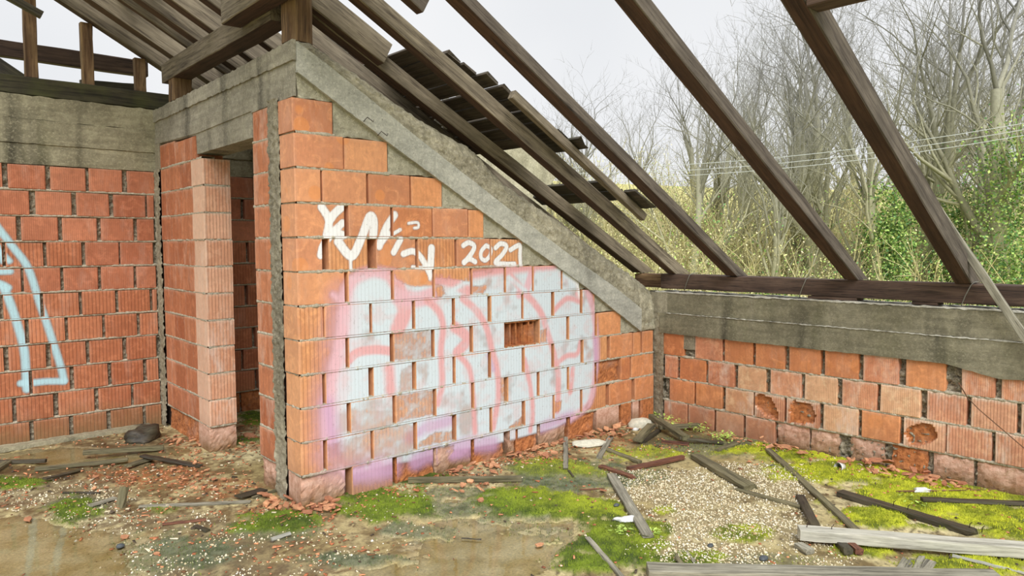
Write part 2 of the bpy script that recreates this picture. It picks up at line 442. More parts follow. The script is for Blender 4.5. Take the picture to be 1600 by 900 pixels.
_cache = {}
def brick_mesh(L, H, D, mat, mode='plain', var=0):
    key = (round(L, 2), round(H, 3), round(D, 2), mat, mode, var)
    if key in _cache: return _cache[key]
    L, H, D = key[0], key[1], key[2]
    r = random.Random(hash(key[:3]) % 1000 + var * 31 + len(mat))
    if mode == 'plain':
        c = 0.004
        j = lambda: r.uniform(-0.003, 0.003)
        p = [(0, 0), (L, 0), (L, H), (0, H)]
        q = [(c, c), (L - c, c), (L - c, H - c), (c, H - c)]
        V = [(x + j() * .6, 0, z + j() * .6) for x, z in q] + [(x + j() * .7, c, z + j()) for x, z in p] + [(x, D, z) for x, z in p]
        F = [(0, 1, 2, 3)]
        for i in range(4):
            k = (i + 1) % 4
            F += [(i, i + 4, k + 4, k), (i + 4, i + 8, k + 8, k + 4)]
        F += [(11, 10, 9, 8)]
        F = [tuple(f) for f in F]
        me = mesh('brick', V, F, M[mat])
        # ensure outward normals
        import bmesh
        bm = bmesh.new(); bm.from_mesh(me); bmesh.ops.recalc_face_normals(bm, faces=bm.faces); bm.to_mesh(me); bm.free()
    elif mode == 'eroded':
        nx, nz = max(6, int(L / 0.02)), 9
        V, F = [], []
        for k in range(nz + 1):
            for i in range(nx + 1):
                x, z = L * i / nx, H * k / nz
                e = min(x, L - x, z, H - z) / 0.04
                d = 0.006 + 0.02 * float(fbm(x + var * 3.3, z + L, 14, 3)) + 0.02 * float(fbm(x + var, z, 40, 5)) - 0.012
                d += 0.012 * max(0, 1 - e) * r.random()
                V.append((x + r.uniform(-.003, .003), d, z + r.uniform(-.003, .003)))
        for k in range(nz):
            for i in range(nx):
                a = k * (nx + 1) + i
                F.append((a, a + 1, a + nx + 2, a + nx + 1))
        b = len(V)
        V += [(0, D, 0), (L, D, 0), (L, D, H), (0, D, H)]
        F.append((b + 3, b + 2, b + 1, b))
        bot = [i for i in range(nx + 1)]; top = [nz * (nx + 1) + i for i in range(nx + 1)]
        lf = [k * (nx + 1) for k in range(nz + 1)]; rt = [k * (nx + 1) + nx for k in range(nz + 1)]
        F.append(tuple(bot[::-1] + [b, b + 1])); F.append(tuple(top + [b + 2, b + 3]))
        F.append(tuple(lf + [b + 3, b])); F.append(tuple(rt[::-1] + [b + 1, b + 2]))
        me = mesh('brick', V, F, M[mat])
    elif mode == 'spalled':      # plain face with a broken-out patch on its front
        nx, nz = max(8, int(L / 0.014)), 13
        V, F, mi = [], [], []
        cx, cz = L * (0.5 + 0.1 * math.sin(var)), H * 0.48
        pv = []
        for k in range(nz + 1):
            for i in range(nx + 1):
                x, z = L * i / nx, H * k / nz
                dx, dz = (x - cx) / (0.30 * L), (z - cz) / (0.42 * H)
                dx += .5 * dz * math.sin(var * 2.1)
                q = max(abs(dx) * .95, abs(dz), abs(dx) * .75 + abs(dz) * .65 * (1 + .5 * math.cos(var))) + 0.9 * (float(fbm(x + var * 2, z, 13, 2)) - 0.5)
                inside = q < 1
                pv.append(inside)
                V.append((x, (0.012 + 0.016 * float(fbm(x, z + var, 45, 4))) if inside else 0.0, z))
        for k in range(nz):
            for i in range(nx):
                a = k * (nx + 1) + i
                f = (a, a + 1, a + nx + 2, a + nx + 1)
                F.append(f); mi.append(1 if sum(pv[t] for t in f) >= 2 else 0)
        b = len(V)
        V += [(0, D, 0), (L, D, 0), (L, D, H), (0, D, H)]
        bot = [i for i in range(nx + 1)]; top = [nz * (nx + 1) + i for i in range(nx + 1)]
        lf = [k * (nx + 1) for k in range(nz + 1)]; rt = [k * (nx + 1) + nx for k in range(nz + 1)]
        F += [(b + 3, b + 2, b + 1, b), tuple(bot[::-1] + [b, b + 1]), tuple(top + [b + 2, b + 3]), tuple(lf + [b + 3, b]), tuple(rt[::-1] + [b + 1, b + 2])]
        mi += [0] * 5
        me = mesh('brick', V, F, M[mat]); me.materials.append(M['clay_raw'])
        me.polygons.foreach_set('material_index', mi)
    elif mode == 'hollow':       # front skin gone: the webs and hollows of the brick show
        V, F = [], []
        def box(x0, x1, y0, y1, z0, z1):
            b = len(V)
            V.extend([(x, y, z) for x in (x0, x1) for y in (y0, y1) for z in (z0, z1)])
            F.extend([tuple(b + i for i in f) for f in ((0, 1, 3, 2), (4, 6, 7, 5), (0, 4, 5, 1), (2, 3, 7, 6), (0, 2, 6, 4), (1, 5, 7, 3))])
        box(0, L, 0.07, D, 0, H)
        box(0, L, 0.004, 0.069, 0, 0.012); box(0, L, 0.004, 0.069, H - 0.012, H)
        n = 6
        for i in range(n):
            x = (L - 0.012) * i / (n - 1)
            box(x, x + 0.010, 0.006 + 0.03 * r.random(), 0.069, 0.0125, H - 0.0125)
        box(L * .66, L - 0.013, 0.03, 0.04, 0.013, H * .8)
        me = mesh('brick', V, F, M[mat])
    _cache[key] = me
    return me

brick_rects = {'back': [], 'left': []}    # front faces, to lay the sprayed paint on
def lay(parent, facing, fixed, rows, z0s, H, D, matf, modef=None, key=None):
    """rows: {course: [(u0,u1),...]} pixel intervals along the course"""
    for k, iv in rows.items():
        z = z0s(k); zm = z + H / 2
        for i, (u0, u1) in enumerate(iv):
            if facing == 'y':
                a, b = solve_x(u0, fixed, zm), solve_x(u1, fixed, zm)
            else:
                a, b = solve_y(u0, fixed, zm), solve_y(u1, fixed, zm)
            lo, hi = min(a, b), max(a, b)
            put_brick(parent, facing, fixed, lo, hi, z, H, D, matf(k, i, u0), (modef(k, i, u0) if modef else 'plain'), key)

def put_brick(parent, facing, fixed, lo, hi, z, H, D, mat, mode='plain', key=None):
    L = round(hi - lo, 2)
    me = brick_mesh(L, H, D, mat, mode, rnd.randrange(3) if mode == 'plain' else rnd.randrange(6))
    off = rnd.uniform(-0.003, 0.004)
    zz = z + rnd.uniform(-0.002, 0.001)
    if facing == 'y':
        mw = M_y((lo + hi - L) / 2, fixed + off, zz)
        if key: brick_rects[key].append(((lo + hi - L) / 2, (lo + hi + L) / 2, zz, zz + H, fixed + off, mode))
    else:
        mw = M_x(fixed + off, (lo + hi + L) / 2, zz)
    return obj('brick', me, parent, mw)

def box_mesh(name, x0, x1, y0, y1, z0, z1, mat):
    V = [(x, y, z) for x in (x0, x1) for y in (y0, y1) for z in (z0, z1)]
    F = [(0, 1, 3, 2), (4, 6, 7, 5), (0, 4, 5, 1), (2, 3, 7, 6), (0, 2, 6, 4), (1, 5, 7, 3)]
    return mesh(name, V, F, mat)

def bed_joints(parent, facing, fixed, lo, hi, levels, depth=0.09, rec=0.006, thick=0.017, mat='mortar', seed=0):
    """irregular mortar squeezed out of the bed joints: one stuff part for the wall"""
    V, F = [], []
    step = 0.012
    for li, lv in enumerate(levels):
        (z, a, b) = lv if isinstance(lv, tuple) else (lv, lo, hi)
        n = int((b - a) / step)
        base = len(V)
        t = np.linspace(a, b, n + 1)
        nz = fbm(t, t * 0 + z * 7 + seed, 30, 2); ny = fbm(t, t * 0 + z * 3 + seed + 9, 45, 5); nh = fbm(t, t * 0 + z + seed, 24, 8)
        for i in range(n + 1):
            th = thick * (0.55 + 0.75 * nh[i]); zc = z + 0.004 * (nz[i] - 0.5)
            y0 = fixed + rec + 0.02 * (ny[i] - 0.5)
            pts = [(y0 + 0.003, zc - th * .6), (y0, zc - th * .15), (y0 + .001, zc + th * .3), (y0 + 0.004, zc + th * .6)]
            for yy, zz in pts: V.append((t[i], yy, zz) if facing == 'y' else (yy, t[i], zz))
            V.append((t[i], fixed + depth, zc + th * .5) if facing == 'y' else (fixed + depth, t[i], zc + th * .5))
            V.append((t[i], fixed + depth, zc - th * .5) if facing == 'y' else (fixed + depth, t[i], zc - th * .5))
        for i in range(n):
            for j in range(6):
                p, q = base + i * 6 + j, base + i * 6 + (j + 1) % 6
                F.append((p, p + 6, q + 6, q) if facing == 'y' else (q, q + 6, p + 6, p))
    me = quad_mesh('mortar', V, F, M[mat])
    o = obj('bed_mortar', me, parent); o['kind'] = 'stuff'
    return o

def rubble_panel(parent, facing, fixed, lo, hi, z0, z1, name='joint_rubble', mat='mortar_dark', rec=0.03, amp=0.03, step=0.011, seed=0, kind='stuff', clip=None):
    """rough mortar face set back between the bricks"""
    nx, nz = int((hi - lo) / step), int((z1 - z0) / step)
    a = np.linspace(lo, hi, nx + 1); z = np.linspace(z0, z1, nz + 1)
    A, Z = np.meshgrid(a, z)
    Y = fixed + rec + amp * (fbm(A + seed, Z, 34, 3, 3) - 0.5) + amp * .8 * (vnoise(A, Z + seed, 75, 6) - 0.5)
    V = np.stack([A, Y, Z] if facing == 'y' else [Y, A, Z], -1).reshape(-1, 3)
    i, k = np.meshgrid(np.arange(nx), np.arange(nz))
    q = (k * (nx + 1) + i).ravel()
    Q = np.stack([q, q + 1, q + nx + 2, q + nx + 1], -1)
    if facing == 'x': Q = Q[:, ::-1]
    if clip is not None:
        c = V[Q].mean(1)
        Q = Q[clip(c[:, 0] if facing == 'y' else c[:, 1], c[:, 2])]
    o = obj(name, quad_mesh(name, V, Q, M[mat]), parent)
    if kind: o['kind'] = kind
    return o

def prism(name, facing, poly, d0, d1, mat, jag=0.0, step=0.03, top_only=True, parent=None, seg=True, dn=0.0, seed=1):
    """slab whose outline is poly [(a,z)...] on the wall plane, from depth d0 to d1; its edge can be ragged"""
    r = random.Random(seed)
    P = []
    n = len(poly)
    for i in range(n):
        (a0, z0), (a1, z1) = poly[i], poly[(i + 1) % n]
        L = math.hypot(a1 - a0, z1 - z0)
        k = max(1, int(L / step)) if seg else 1
        for j in range(k):
            t = j / k
            jj = jag if j else jag * .3
            P.append((a0 + (a1 - a0) * t + r.uniform(-jj, jj) * .5, z0 + (z1 - z0) * t + r.uniform(-jj, jj)))
    m = len(P)
    f3 = (lambda a, y, z: (a, y, z)) if facing == 'y' else (lambda a, y, z: (y, a, z))
    V = [f3(a, d0 + (r.uniform(-dn, dn) if dn else 0), z) for a, z in P] + [f3(a, d1, z) for a, z in P]
    F = [tuple(range(m)), tuple(range(2 * m - 1, m - 1, -1))]
    for i in range(m):
        k = (i + 1) % m
        F.append((i, i + m, k + m, k))
    me = mesh(name, V, F, M[mat])
    import bmesh
    bm = bmesh.new(); bm.from_mesh(me); bmesh.ops.recalc_face_normals(bm, faces=bm.faces); bm.to_mesh(me); bm.free()
    return obj(name, me, parent)

YL, XR = 2.738, 3.34
T = math.tan(math.radians(29.1))
GAP = 0.0

# --- back wall with the sloping top (faces -y)
wall_back = tag(empty('wall_back', (0, 0, 0)), 'sloping brick wall with large pink and white graffiti and a concrete raking beam', None, kind='structure')
rowsB = {
 11: [(457, 520)], 10: [(459, 536), (537.5, 606)], 9: [(460, 501), (503.5, 573), (576.5, 641), (643, 691)],
 8: [(462, 538), (545, 610), (614, 675), (677, 730.5), (732.5, 755)],
 7: [(463, 504), (514, 575), (588, 650), (653, 711), (714, 765), (767.5, 816)],
 6: [(465, 539), (544, 611), (615, 675), (679, 734), (738, 788), (790.5, 831), (833.5, 876), (878, 905)],
 5: [(466, 505), (507.5, 577), (581, 644), (648, 706), (710, 762), (767, 814), (817, 861), (865, 906), (909, 929)],
 4: [(467, 540), (545, 610), (616, 674), (679, 734), (738, 788), (789, 838), (843, 884.5), (889, 929), (933, 970)],
 3: [(469, 505), (509, 577), (583, 645), (650, 707), (711, 762), (767, 815), (819, 861), (865.5, 907), (911, 948), (953, 988), (990, 1001), (1004, 1021)],
 2: [(470, 542), (548, 613), (618, 677), (681, 736), (740, 788), (794, 839), (843, 886), (889, 929), (932, 967), (970, 984), (987, 1021)],
 1: [(471, 506), (511, 579), (584, 646), (651, 707), (713, 765), (769, 816), (820, 863), (866, 906), (910, 947), (952, 987), (992, 1021)],
 0: [(473, 541), (550, 614), (620, 678), (682, 736), (741, 788), (796, 806), (809, 840), (844, 886), (890, 929), (932, 967), (971, 986), (989, 998), (1001, 1021)]}
def matB(k, i, u):
    if u < 540 and k >= 8: return 'brick_orange_fine'
    if k >= 8: return 'brick_orange_fine' if (k + i) % 2 else 'brick_orange_plain'
    if k == 0 and i == 0: return 'clay_pink'
    if k == 0 and u > 615: return 'clay_pink' if i % 2 else 'clay_raw'
    if u > 925: return 'brick_orange_plain'
    if k == 2 and i == 8: return 'clay_raw'
    return 'brick_orange' if k <= 5 or i % 2 else 'brick_orange_fine'
def modeB(k, i, u):
    if k == 4 and i == 5: return 'hollow'
    if k == 0 and (i == 0 or 615 < u < 900): return 'eroded'
    if k == 2 and u == 932: return 'eroded'
    return 'plain'
lay(wall_back, 'y', 0.0, rowsB, lambda k: k * 0.2 + 0.004, 0.19, 0.19, lambda k, i, u: 'clay_raw' if (k == 4 and i == 5) or (k == 2 and u == 932) else matB(k, i, u), modeB, 'back')
xB = lambda u, z: solve_x(u, 0.0, z)
ends = {11: xB(520, 2.3), 10: xB(606, 2.1), 9: xB(691, 1.9), 8: xB(755, 1.7), 7: xB(816, 1.5), 6: xB(905, 1.3), 5: xB(929, 1.1), 4: xB(970, .9)}
lv = [(k * 0.2 - 0.001, 0.005, min(XR - 0.02, ends.get(k, XR - 0.02) + 0.01)) for k in range(1, 12)]
bed_joints(wall_back, 'y', 0.0, 0, XR, lv, rec=0.0, thick=.019)
prism('back_core', 'y', [(0.03, 0.0), (XR, 0.0), (XR, 0.95), (0.35, 2.42), (0.03, 2.42)], 0.196, 0.23, 'core_dark', parent=wall_back, seg=False)
# mortar filling the triangles under the raking beam
slope_lo = [(0.015, 2.53), (0.618, 2.184), (1.646, 1.624), (2.43, 1.206), (3.12, 0.80)]
def zlo(x): return float(np.interp(x, [p[0] for p in slope_lo], [p[1] for p in slope_lo]))
steps = [(0.03, 2.40)]
e = [(11, 2.40), (10, 2.2), (9, 2.0), (8, 1.8), (7, 1.6), (6, 1.4), (5, 1.2), (4, 1.0)]
pts = [(0.03, 2.395)]
for k, ztop in e:
    pts.append((ends[k] + 0.004, ztop - 0.002)); pts.append((ends[k] + 0.004, ztop - 0.2))
pts.append((XR - 0.005, 0.80))
fill = pts + [(XR - 0.005, 0.90)] + [(x, z + 0.02) for x, z in slope_lo[::-1]]
prism('infill_mortar', 'y', fill, 0.008, 0.19, 'conc_fill', jag=0.006, parent=wall_back, dn=0.003, seed=4)['kind'] = 'stuff'
# raking beam: smooth formed face and rough cap
up = [(0.015, 2.70), (0.245, 2.578), (0.883, 2.208), (1.646, 1.786), (2.245, 1.464), (2.782, 1.191), (3.12, 0.999)]
prism('raking_beam_face', 'y', slope_lo + up[::-1], -0.02, 0.19, 'conc_slope', jag=0.002, parent=wall_back, seed=5)
tail = [(2.9, 0.93), (3.12, 0.80), (XR, 0.79), (XR, 1.15), (3.031, 1.25)]
rtop = [(0.015, 2.70), (0.05, 2.725), (0.108, 2.737), (0.247, 2.671), (0.415, 2.605), (0.591, 2.515), (0.875, 2.38), (1.10, 2.30), (1.325, 2.215), (1.647, 1.979), (2.035, 1.80), (2.542, 1.545), (2.86, 1.385), (3.031, 1.31), (3.2, 1.22), (XR, 1.14)]
def cap():
    xs = np.linspace(0.015, XR, 260); ns = 26
    zt = np.interp(xs, [p[0] for p in rtop], [p[1] for p in rtop]) + 0.018 * (fbm(xs, xs * 0, 9, 2) - .5) + 0.014 * (vnoise(xs, xs * 0 + 3, 38, 4) - .5)
    zb = np.interp(xs, [p[0] for p in up] + [XR], [p[1] - 0.02 for p in up] + [0.80])
    zb = np.where(xs > 3.12, 0.80, zb)
    zt = np.maximum(zt, zb + 0.02)
    V = []
    for i, x in enumerate(xs):
        for j in range(ns + 1):
            t = j / ns
            z = zb[i] + (zt[i] - zb[i]) * t
            d = 0.006 + 0.05 * t ** 3 + 0.022 * (float(fbm(x, z, 26, 1, 3)) - .5) + 0.014 * (float(vnoise(x, z, 70, 7)) - .5)
            V.append((x, max(d, -0.004) if t < .9 else d + 0.01, z))
        V.append((x, 0.19, zt[i] - 0.01)); V.append((x, 0.19, zb[i]))
    n = ns + 3; Q = []
    for i in range(len(xs) - 1):
        for j in range(n):
            a, b = i * n + j, i * n + (j + 1) % n
            Q.append((a, a + n, b + n, b))
    o = obj('rough_concrete_cap', quad_mesh('rough_cap', V, Q, M['conc_rough']), wall_back)
cap()

# --- inner wall with the doorway (faces -x)
wall_inner = tag(empty('wall_inner', (0, 0, 0)), 'short brick wall with a doorway under a concrete lintel', None, kind='structure')
yC = lambda u, z: solve_y(u, 0.0, z)
xp = 0.205                                   # thickness of the inner wall
for k in range(12):
    z = k * 0.2 + 0.004; H = 0.19
    u = [418, 416, 414, 412, 410, 408, 406.5, 405, 403.5, 402, 401, 400][k]
    y1 = yC(u, z + .1)
    m = 'clay_pink' if k == 0 else 'brick_side'
    put_brick(wall_inner, 'x', 0.0, 0.335, 0.61, z, H, 0.2, m, 'eroded' if k == 0 else 'plain')
    # pillar on the far side of the doorway: ribbed end face towards the camera
    if k < 11:
        b = brick_mesh(0.20, H, 0.24 if k % 2 else 0.26, 'brick_pillar' if k else 'clay_pink', 'plain' if k else 'eroded', k % 3)
        obj('brick', b, wall_inner, M_y(0.0 + rnd.uniform(-.003, .003), 1.545, z))
    js = [(1.815, 2.075), (2.085, 2.345), (2.355, 2.60)] if k % 2 == 0 else [(1.795, 2.04), (2.05, 2.20), (2.21, 2.46), (2.47, 2.60)]
    if k < 11:
        for a, b_ in js:
            put_brick(wall_inner, 'x', 0.0, a, b_, z, H, 0.2, 'brick_side' if k > 0 else 'clay_raw', 'plain' if k > 0 else 'eroded')
for a, b_ in ((1.70, 1.95), (1.96, 2.2), (2.21, 2.36), (2.37, 2.6)):
    put_brick(wall_inner, 'x', 0.0, a, b_, 2.204, 0.17 if a < 2 else 0.19, 0.2, 'brick_side')
bed_joints(wall_inner, 'x', 0.0, 0, 1, [(k * 0.2 - .001, 0.33, 0.61) for k in range(1, 12)] + [(k * 0.2 - .001, 1.56, 2.62) for k in range(1, 12)], rec=0.0, seed=3)
bj = bed_joints(wall_inner, 'y', 1.545, 0, 1, [(k * 0.2 - .001, 0.004, 0.195) for k in range(1, 11)], rec=0.002, depth=.04, seed=5); bj.name = 'pillar_mortar'
bj = bed_joints(wall_inner, 'x', 0.0, 0, 1, [(k * 0.2 - .001, 0.012, 0.2) for k in range(1, 12)], rec=0.002, depth=.04, seed=8); bj.name = 'corner_mortar'
rubble_panel(wall_inner, 'x', 0.0, 0.192, 0.348, 0.0, 2.42, 'mortar_column', 'conc_column', rec=-0.010, amp=0.018, seed=2)
prism('joint_core', 'x', [(0.2, 0), (0.335, 0), (0.335, 2.4), (0.2, 2.4)], 0.02, 0.19, 'core_dark', parent=wall_inner, seg=False)
# concrete beam over the doorway
prism('beam_face', 'x', [(0.0, 2.40), (0.20, 2.393), (0.20, 2.60), (0.0, 2.60)], 0.0045, 0.014, 'conc_inner', jag=0.0, parent=wall_inner, seed=8)
prism('beam', 'x', [(0.08, 2.40), (0.62, 2.385), (0.62, 2.235), (1.68, 2.235), (1.69, 2.375), (2.745, 2.415), (2.745, 2.60), (0.08, 2.60)], 0.006, 0.2, 'conc_inner', jag=0.0015, parent=wall_inner, seed=8)
prism('beam_upper_face', 'x', [(-.01, 2.598), (0.20, 2.598), (0.20, 2.706), (-.01, 2.712)], -0.0075, 0.014, 'conc_inner', jag=0.0, parent=wall_inner, seed=9)
prism('beam_upper_board', 'x', [(0.08, 2.60), (2.745, 2.60), (2.745, 2.70), (2.0, 2.70), (1.0, 2.70), (0.08, 2.71)], -0.006, 0.2, 'conc_inner', jag=0.005, parent=wall_inner, seed=9)
prism('beam_lower_board', 'x', [(0.0, 2.40), (0.62, 2.388), (0.62, 2.40), (1.68, 2.385), (2.73, 2.418), (2.73, 2.47), (0.0, 2.50)], -0.001, 0.006, 'conc_inner', jag=0.001, parent=wall_inner, seed=10)
# corner column between the inner and left walls
rubble_panel(wall_inner, 'x', 0.0, 2.60, YL + 0.01, 0.0, 2.2, 'corner_column', 'conc_column', rec=-0.012, amp=0.02, seed=6)
prism('corner_beam_end', 'x', [(2.60, 2.2), (YL, 2.2), (YL, 2.415), (2.60, 2.415)], 0.0, 0.1, 'conc_column', jag=.002, parent=wall_inner, seed=12)

prism('corner_core', 'x', [(2.60, 0), (YL + .05, 0), (YL + .05, 2.4), (2.60, 2.4)], 0.03, 0.2, 'core_dark', parent=wall_inner, seg=False)
# --- left wall (faces -y, runs on behind the inner wall)
wall_left = tag(empty('wall_left', (0, YL, 0)), 'brick wall on the left with a light blue sprayed outline and a streaked concrete beam', None, kind='structure')
wall_left.location = (0, 0, 0)
sc = 3.912
def pxs(iv): return [(a / sc, b / sc) for a, b in iv]
rowsL = {
 10: pxs([(-210, 15), (48, 278), (308, 522), (545, 748), (780, 945)]), 9: pxs([(-310, -70), (-45, 180), (217, 437), (468, 668), (693, 888), (902, 940)]),
 8: pxs([(-150, 100), (130, 355), (383, 592), (620, 815), (840, 943)]), 7: pxs([(-230, 15), (38, 262), (286, 500), (523, 728), (740, 935)]),
 6: pxs([(-115, 127), (150, 368), (391, 600), (620, 820), (838, 952)]), 5: pxs([(-240, -3), (20, 248), (268, 482), (505, 705), (727, 917), (935, 960)]),
 4: pxs([(-90, 155), (180, 397), (417, 627), (645, 838), (858, 966)]), 3: pxs([(-220, 25), (53, 283), (312, 527), (550, 748), (775, 958)]),
 2: pxs([(-60, 178), (203, 425), (455, 660), (685, 875), (902, 970)]), 1: pxs([(-170, 75), (103, 325), (362, 577), (605, 802), (820, 980)]),
 0: pxs([(-60, 185), (208, 425), (450, 655), (680, 875), (897, 985)])}
def matL(k, i, u): return 'brick_red_ribbed' if k <= 5 or (k == 7 and i < 3) else 'brick_red'
lay(wall_left, 'y', YL, rowsL, lambda k: k * 0.2 + 0.004 - 0.006, 0.185, 0.18, matL, None, 'left')
# the stretch seen through the doorway
doorL = {10: [(350, 395.5), (401, 425)], 9: [(352, 376.5), (382, 425)], 8: [(350, 404), (406, 430)], 7: [(352, 384.5), (388.5, 425)], 6: [(350, 405), (407, 430)],
         5: [(352, 382.5), (387.5, 425)], 4: [(345, 407), (410, 440)], 3: [(350, 393.5), (400, 430)], 2: [(350, 377), (380.5, 409), (412, 440)], 1: [(350, 398), (403, 440)], 0: [(350, 376), (379.5, 412), (415, 440)]}
lay(wall_left, 'y', YL, doorL, lambda k: k * 0.2 - 0.002, 0.185, 0.18, lambda k, i, u: 'clay_raw' if k == 0 else 'brick_red_ribbed' if k < 8 else 'brick_red', lambda k, i, u: 'eroded' if k == 0 else 'plain')
bed_joints(wall_left, 'y', YL, 0, 1, [(k * 0.2 - 0.006, -2.0, -0.01) for k in range(1, 11)] + [(k * 0.2 - 0.006, 0.22, 1.3) for k in range(1, 11)], rec=0.003, seed=11)
rubble_panel(wall_left, 'y', YL, -2.0, 0.0, 0.0, 2.2, 'joint_rubble', 'mortar_dark', rec=0.032, amp=0.045, seed=1)
rubble_panel(wall_left, 'y', YL, 0.22, 1.35, 0.0, 2.2, 'joint_rubble', 'mortar_dark', rec=0.05, amp=0.05, seed=4)
prism('left_core', 'y', [(-3.6, 0.0), (3.45, 0.0), (3.45, 1.2), (1.6, 2.19), (-3.6, 2.19)], YL + 0.19, YL + 0.25, 'core_dark', parent=wall_left, seg=False)
zL = lambda v: 0
for nm, z0, z1, d, sd_ in (('beam_board', 2.188, 2.345, 0.004, 21), ('beam_board', 2.347, 2.53, -0.004, 22), ('beam_board', 2.532, 2.712, 0.001, 23)):
    prism(nm, 'y', [(-3.6, z0), (0.199, z0), (0.199, z1), (-3.6, z1)], YL + d, YL + 0.2, 'conc_left', jag=0.0022 if z1 < 2.7 else 0.006, parent=wall_left, seed=sd_, step=.05)
    xe = XR - (z1 - 1.20) / T
    prism(nm, 'y', [(0.2, z0), (xe, z0), (xe, z1), (0.2, z1)], YL + d, YL + 0.2, 'conc_left', jag=0.0022, parent=wall_left, seed=sd_ + 5, step=.05)
# low screed ledge along its foot
prism('foot_ledge', 'y', [(-3.6, 0.0), (-0.1, 0.0), (-0.12, 0.035), (-3.6, 0.04)], YL - 0.10, YL - 0.002, 'conc_left', jag=0.003, parent=wall_left, seed=31)

# --- right wall (faces -x)
wall_right = tag(empty('wall_right', (0, 0, 0)), 'low brick wall on the right under a board-marked concrete beam', None, kind='structure')
rowsR = {3: [(1034, 1069), (1086, 1128), (1132, 1175), (1180, 1226), (1233, 1282), (1289, 1341), (1349, 1404), (1415, 1477), (1503, 1554), (1565, 1618), (1626, 1690)],
 2: [(1039, 1058), (1062, 1102), (1106, 1147), (1152, 1196), (1203, 1252), (1257, 1308), (1315, 1370), (1376, 1437), (1448, 1510), (1517, 1588), (1596, 1665)],
 1: [(1046, 1084), (1087, 1128), (1133, 1177), (1180, 1225), (1229, 1280), (1286, 1341), (1346, 1406), (1412, 1477), (1479, 1549), (1555, 1625), (1632, 1700)],
 0: [(1037, 1047), (1048, 1073), (1075, 1115), (1118, 1161), (1165, 1210), (1214, 1263), (1266, 1310), (1327, 1380), (1392, 1448), (1457, 1520), (1526, 1600), (1608, 1680)]}
def matR(k, i, u):
    if k == 0 and i > 4: return 'clay_raw' if i == 8 else 'clay_pink'
    if k == 3: return 'brick_orange_plain' if i in (0, 2, 3, 4, 5, 7) else 'brick_bloom'
    if (k, i) in ((2, 5), (2, 3), (1, 5), (2, 7), (1, 2), (3, 1)): return 'brick_pale'
    if (k in (1, 2) and i >= 8) or (k, i) in ((1, 7), (1, 3), (1, 4)): return 'brick_limed'
    if (k, i) in ((1, 6), (1, 0), (2, 1), (1, 1)): return 'brick_orange_plain'
    return 'brick_bloom'
def modeR(k, i, u):
    if k == 1 and i in (3, 4, 7): return 'spalled'
    if k == 0 and i > 4: return 'eroded'
    return 'plain'
lay(wall_right, 'x', XR, rowsR, lambda k: k * 0.2 + (-0.008), 0.19, 0.19, matR, modeR)
bed_joints(wall_right, 'x', XR, 0, 1, [(k * 0.2 - 0.012, -3.6, -0.06) for k in range(1, 4)], rec=0.002, seed=13)
rubble_panel(wall_right, 'x', XR, -4.2, -0.03, 0.0, 0.8, 'joint_rubble', 'mortar_dark', rec=0.035, amp=0.055, seed=7)
prism('right_core', 'x', [(-5.0, 0.0), (YL, 0.0), (YL, 0.78), (-5.0, 0.78)], XR + 0.196, XR + 0.24, 'core_dark', parent=wall_right, seg=False)
prism('beam_lower_board', 'x', [(-5.0, 0.775), (-4.0, 0.775), (-2.6, 0.72), (-2.3, 0.778), (-0.06, 0.778), (-0.06, 0.955), (-5.0, 0.955)], XR - 0.018, XR + 0.2, 'conc_right', jag=0.003, parent=wall_right, seed=41, step=.04)
prism('beam_upper_board', 'x', [(-5.0, 0.957), (-0.13, 0.957), (-0.13, 1.132), (-5.0, 1.132)], XR - 0.004, XR + 0.2, 'conc_right', jag=0.003, parent=wall_right, seed=42, step=.04)
prism('ledge_highlight', 'x', [(-5.0, 0.951), (-0.13, 0.953), (-0.13, 0.957), (-5.0, 0.957)], XR - 0.023, XR - 0.004, 'conc_white', jag=0.0028, parent=wall_right, seed=46, step=.02)  # thin white strip painting in the light caught by the ledge
prism('beam_lime_top', 'x', [(-5.0, 1.133), (-0.0, 1.133), (-0.0, 1.142), (-5.0, 1.146)], XR - 0.008, XR + 0.21, 'conc_white', jag=0.004, parent=wall_right, seed=43, step=.03)
prism('beam_end', 'x', [(-0.129, 0.957), (0.19, 0.957), (0.19, 1.132), (-0.129, 1.132)], XR - 0.006, XR + 0.2, 'conc_column', jag=0.002, parent=wall_right, seed=44, step=.04)
rubble_panel(wall_right, 'x', XR, -0.10, 0.03, 0.0, 0.96, 'corner_column', 'conc_column', rec=-0.01, amp=0.014, seed=9)
prism('plug_mortar', 'x', [(-0.41, 0.66), (-0.30, 0.66), (-0.30, 0.78), (-0.41, 0.78)], XR + 0.0, XR + 0.05, 'conc_column', jag=0.006, parent=wall_right, seed=45)

# ------------------------------------------------------------------ sprayed graffiti on the brick fronts
def seg_dist(X, Z, pts):
    best = np.full(X.shape, 1e9)
    for (a, b), (c, d) in zip(pts[:-1], pts[1:]):
        vx, vz = c - a, d - b
        L2 = vx * vx + vz * vz + 1e-12
        t = np.clip(((X - a) * vx + (Z - b) * vz) / L2, 0, 1)
        best = np.minimum(best, np.hypot(X - a - t * vx, Z - b - t * vz))
    return best

def smooth_path(pts, n=5):
    if len(pts) < 3: return pts
    P = [pts[0]] + list(pts) + [pts[-1]]
    out = []
    for i in range(1, len(P) - 2):
        p0, p1, p2, p3 = map(np.array, P[i - 1:i + 3])
        for j in range(n):
            t = j / n
            out.append(tuple(0.5 * ((2 * p1) + (-p0 + p2) * t + (2 * p0 - 5 * p1 + 4 * p2 - p3) * t * t + (-p0 + 3 * p1 - 3 * p2 + p3) * t ** 3)))
    out.append(tuple(pts[-1]))
    return out

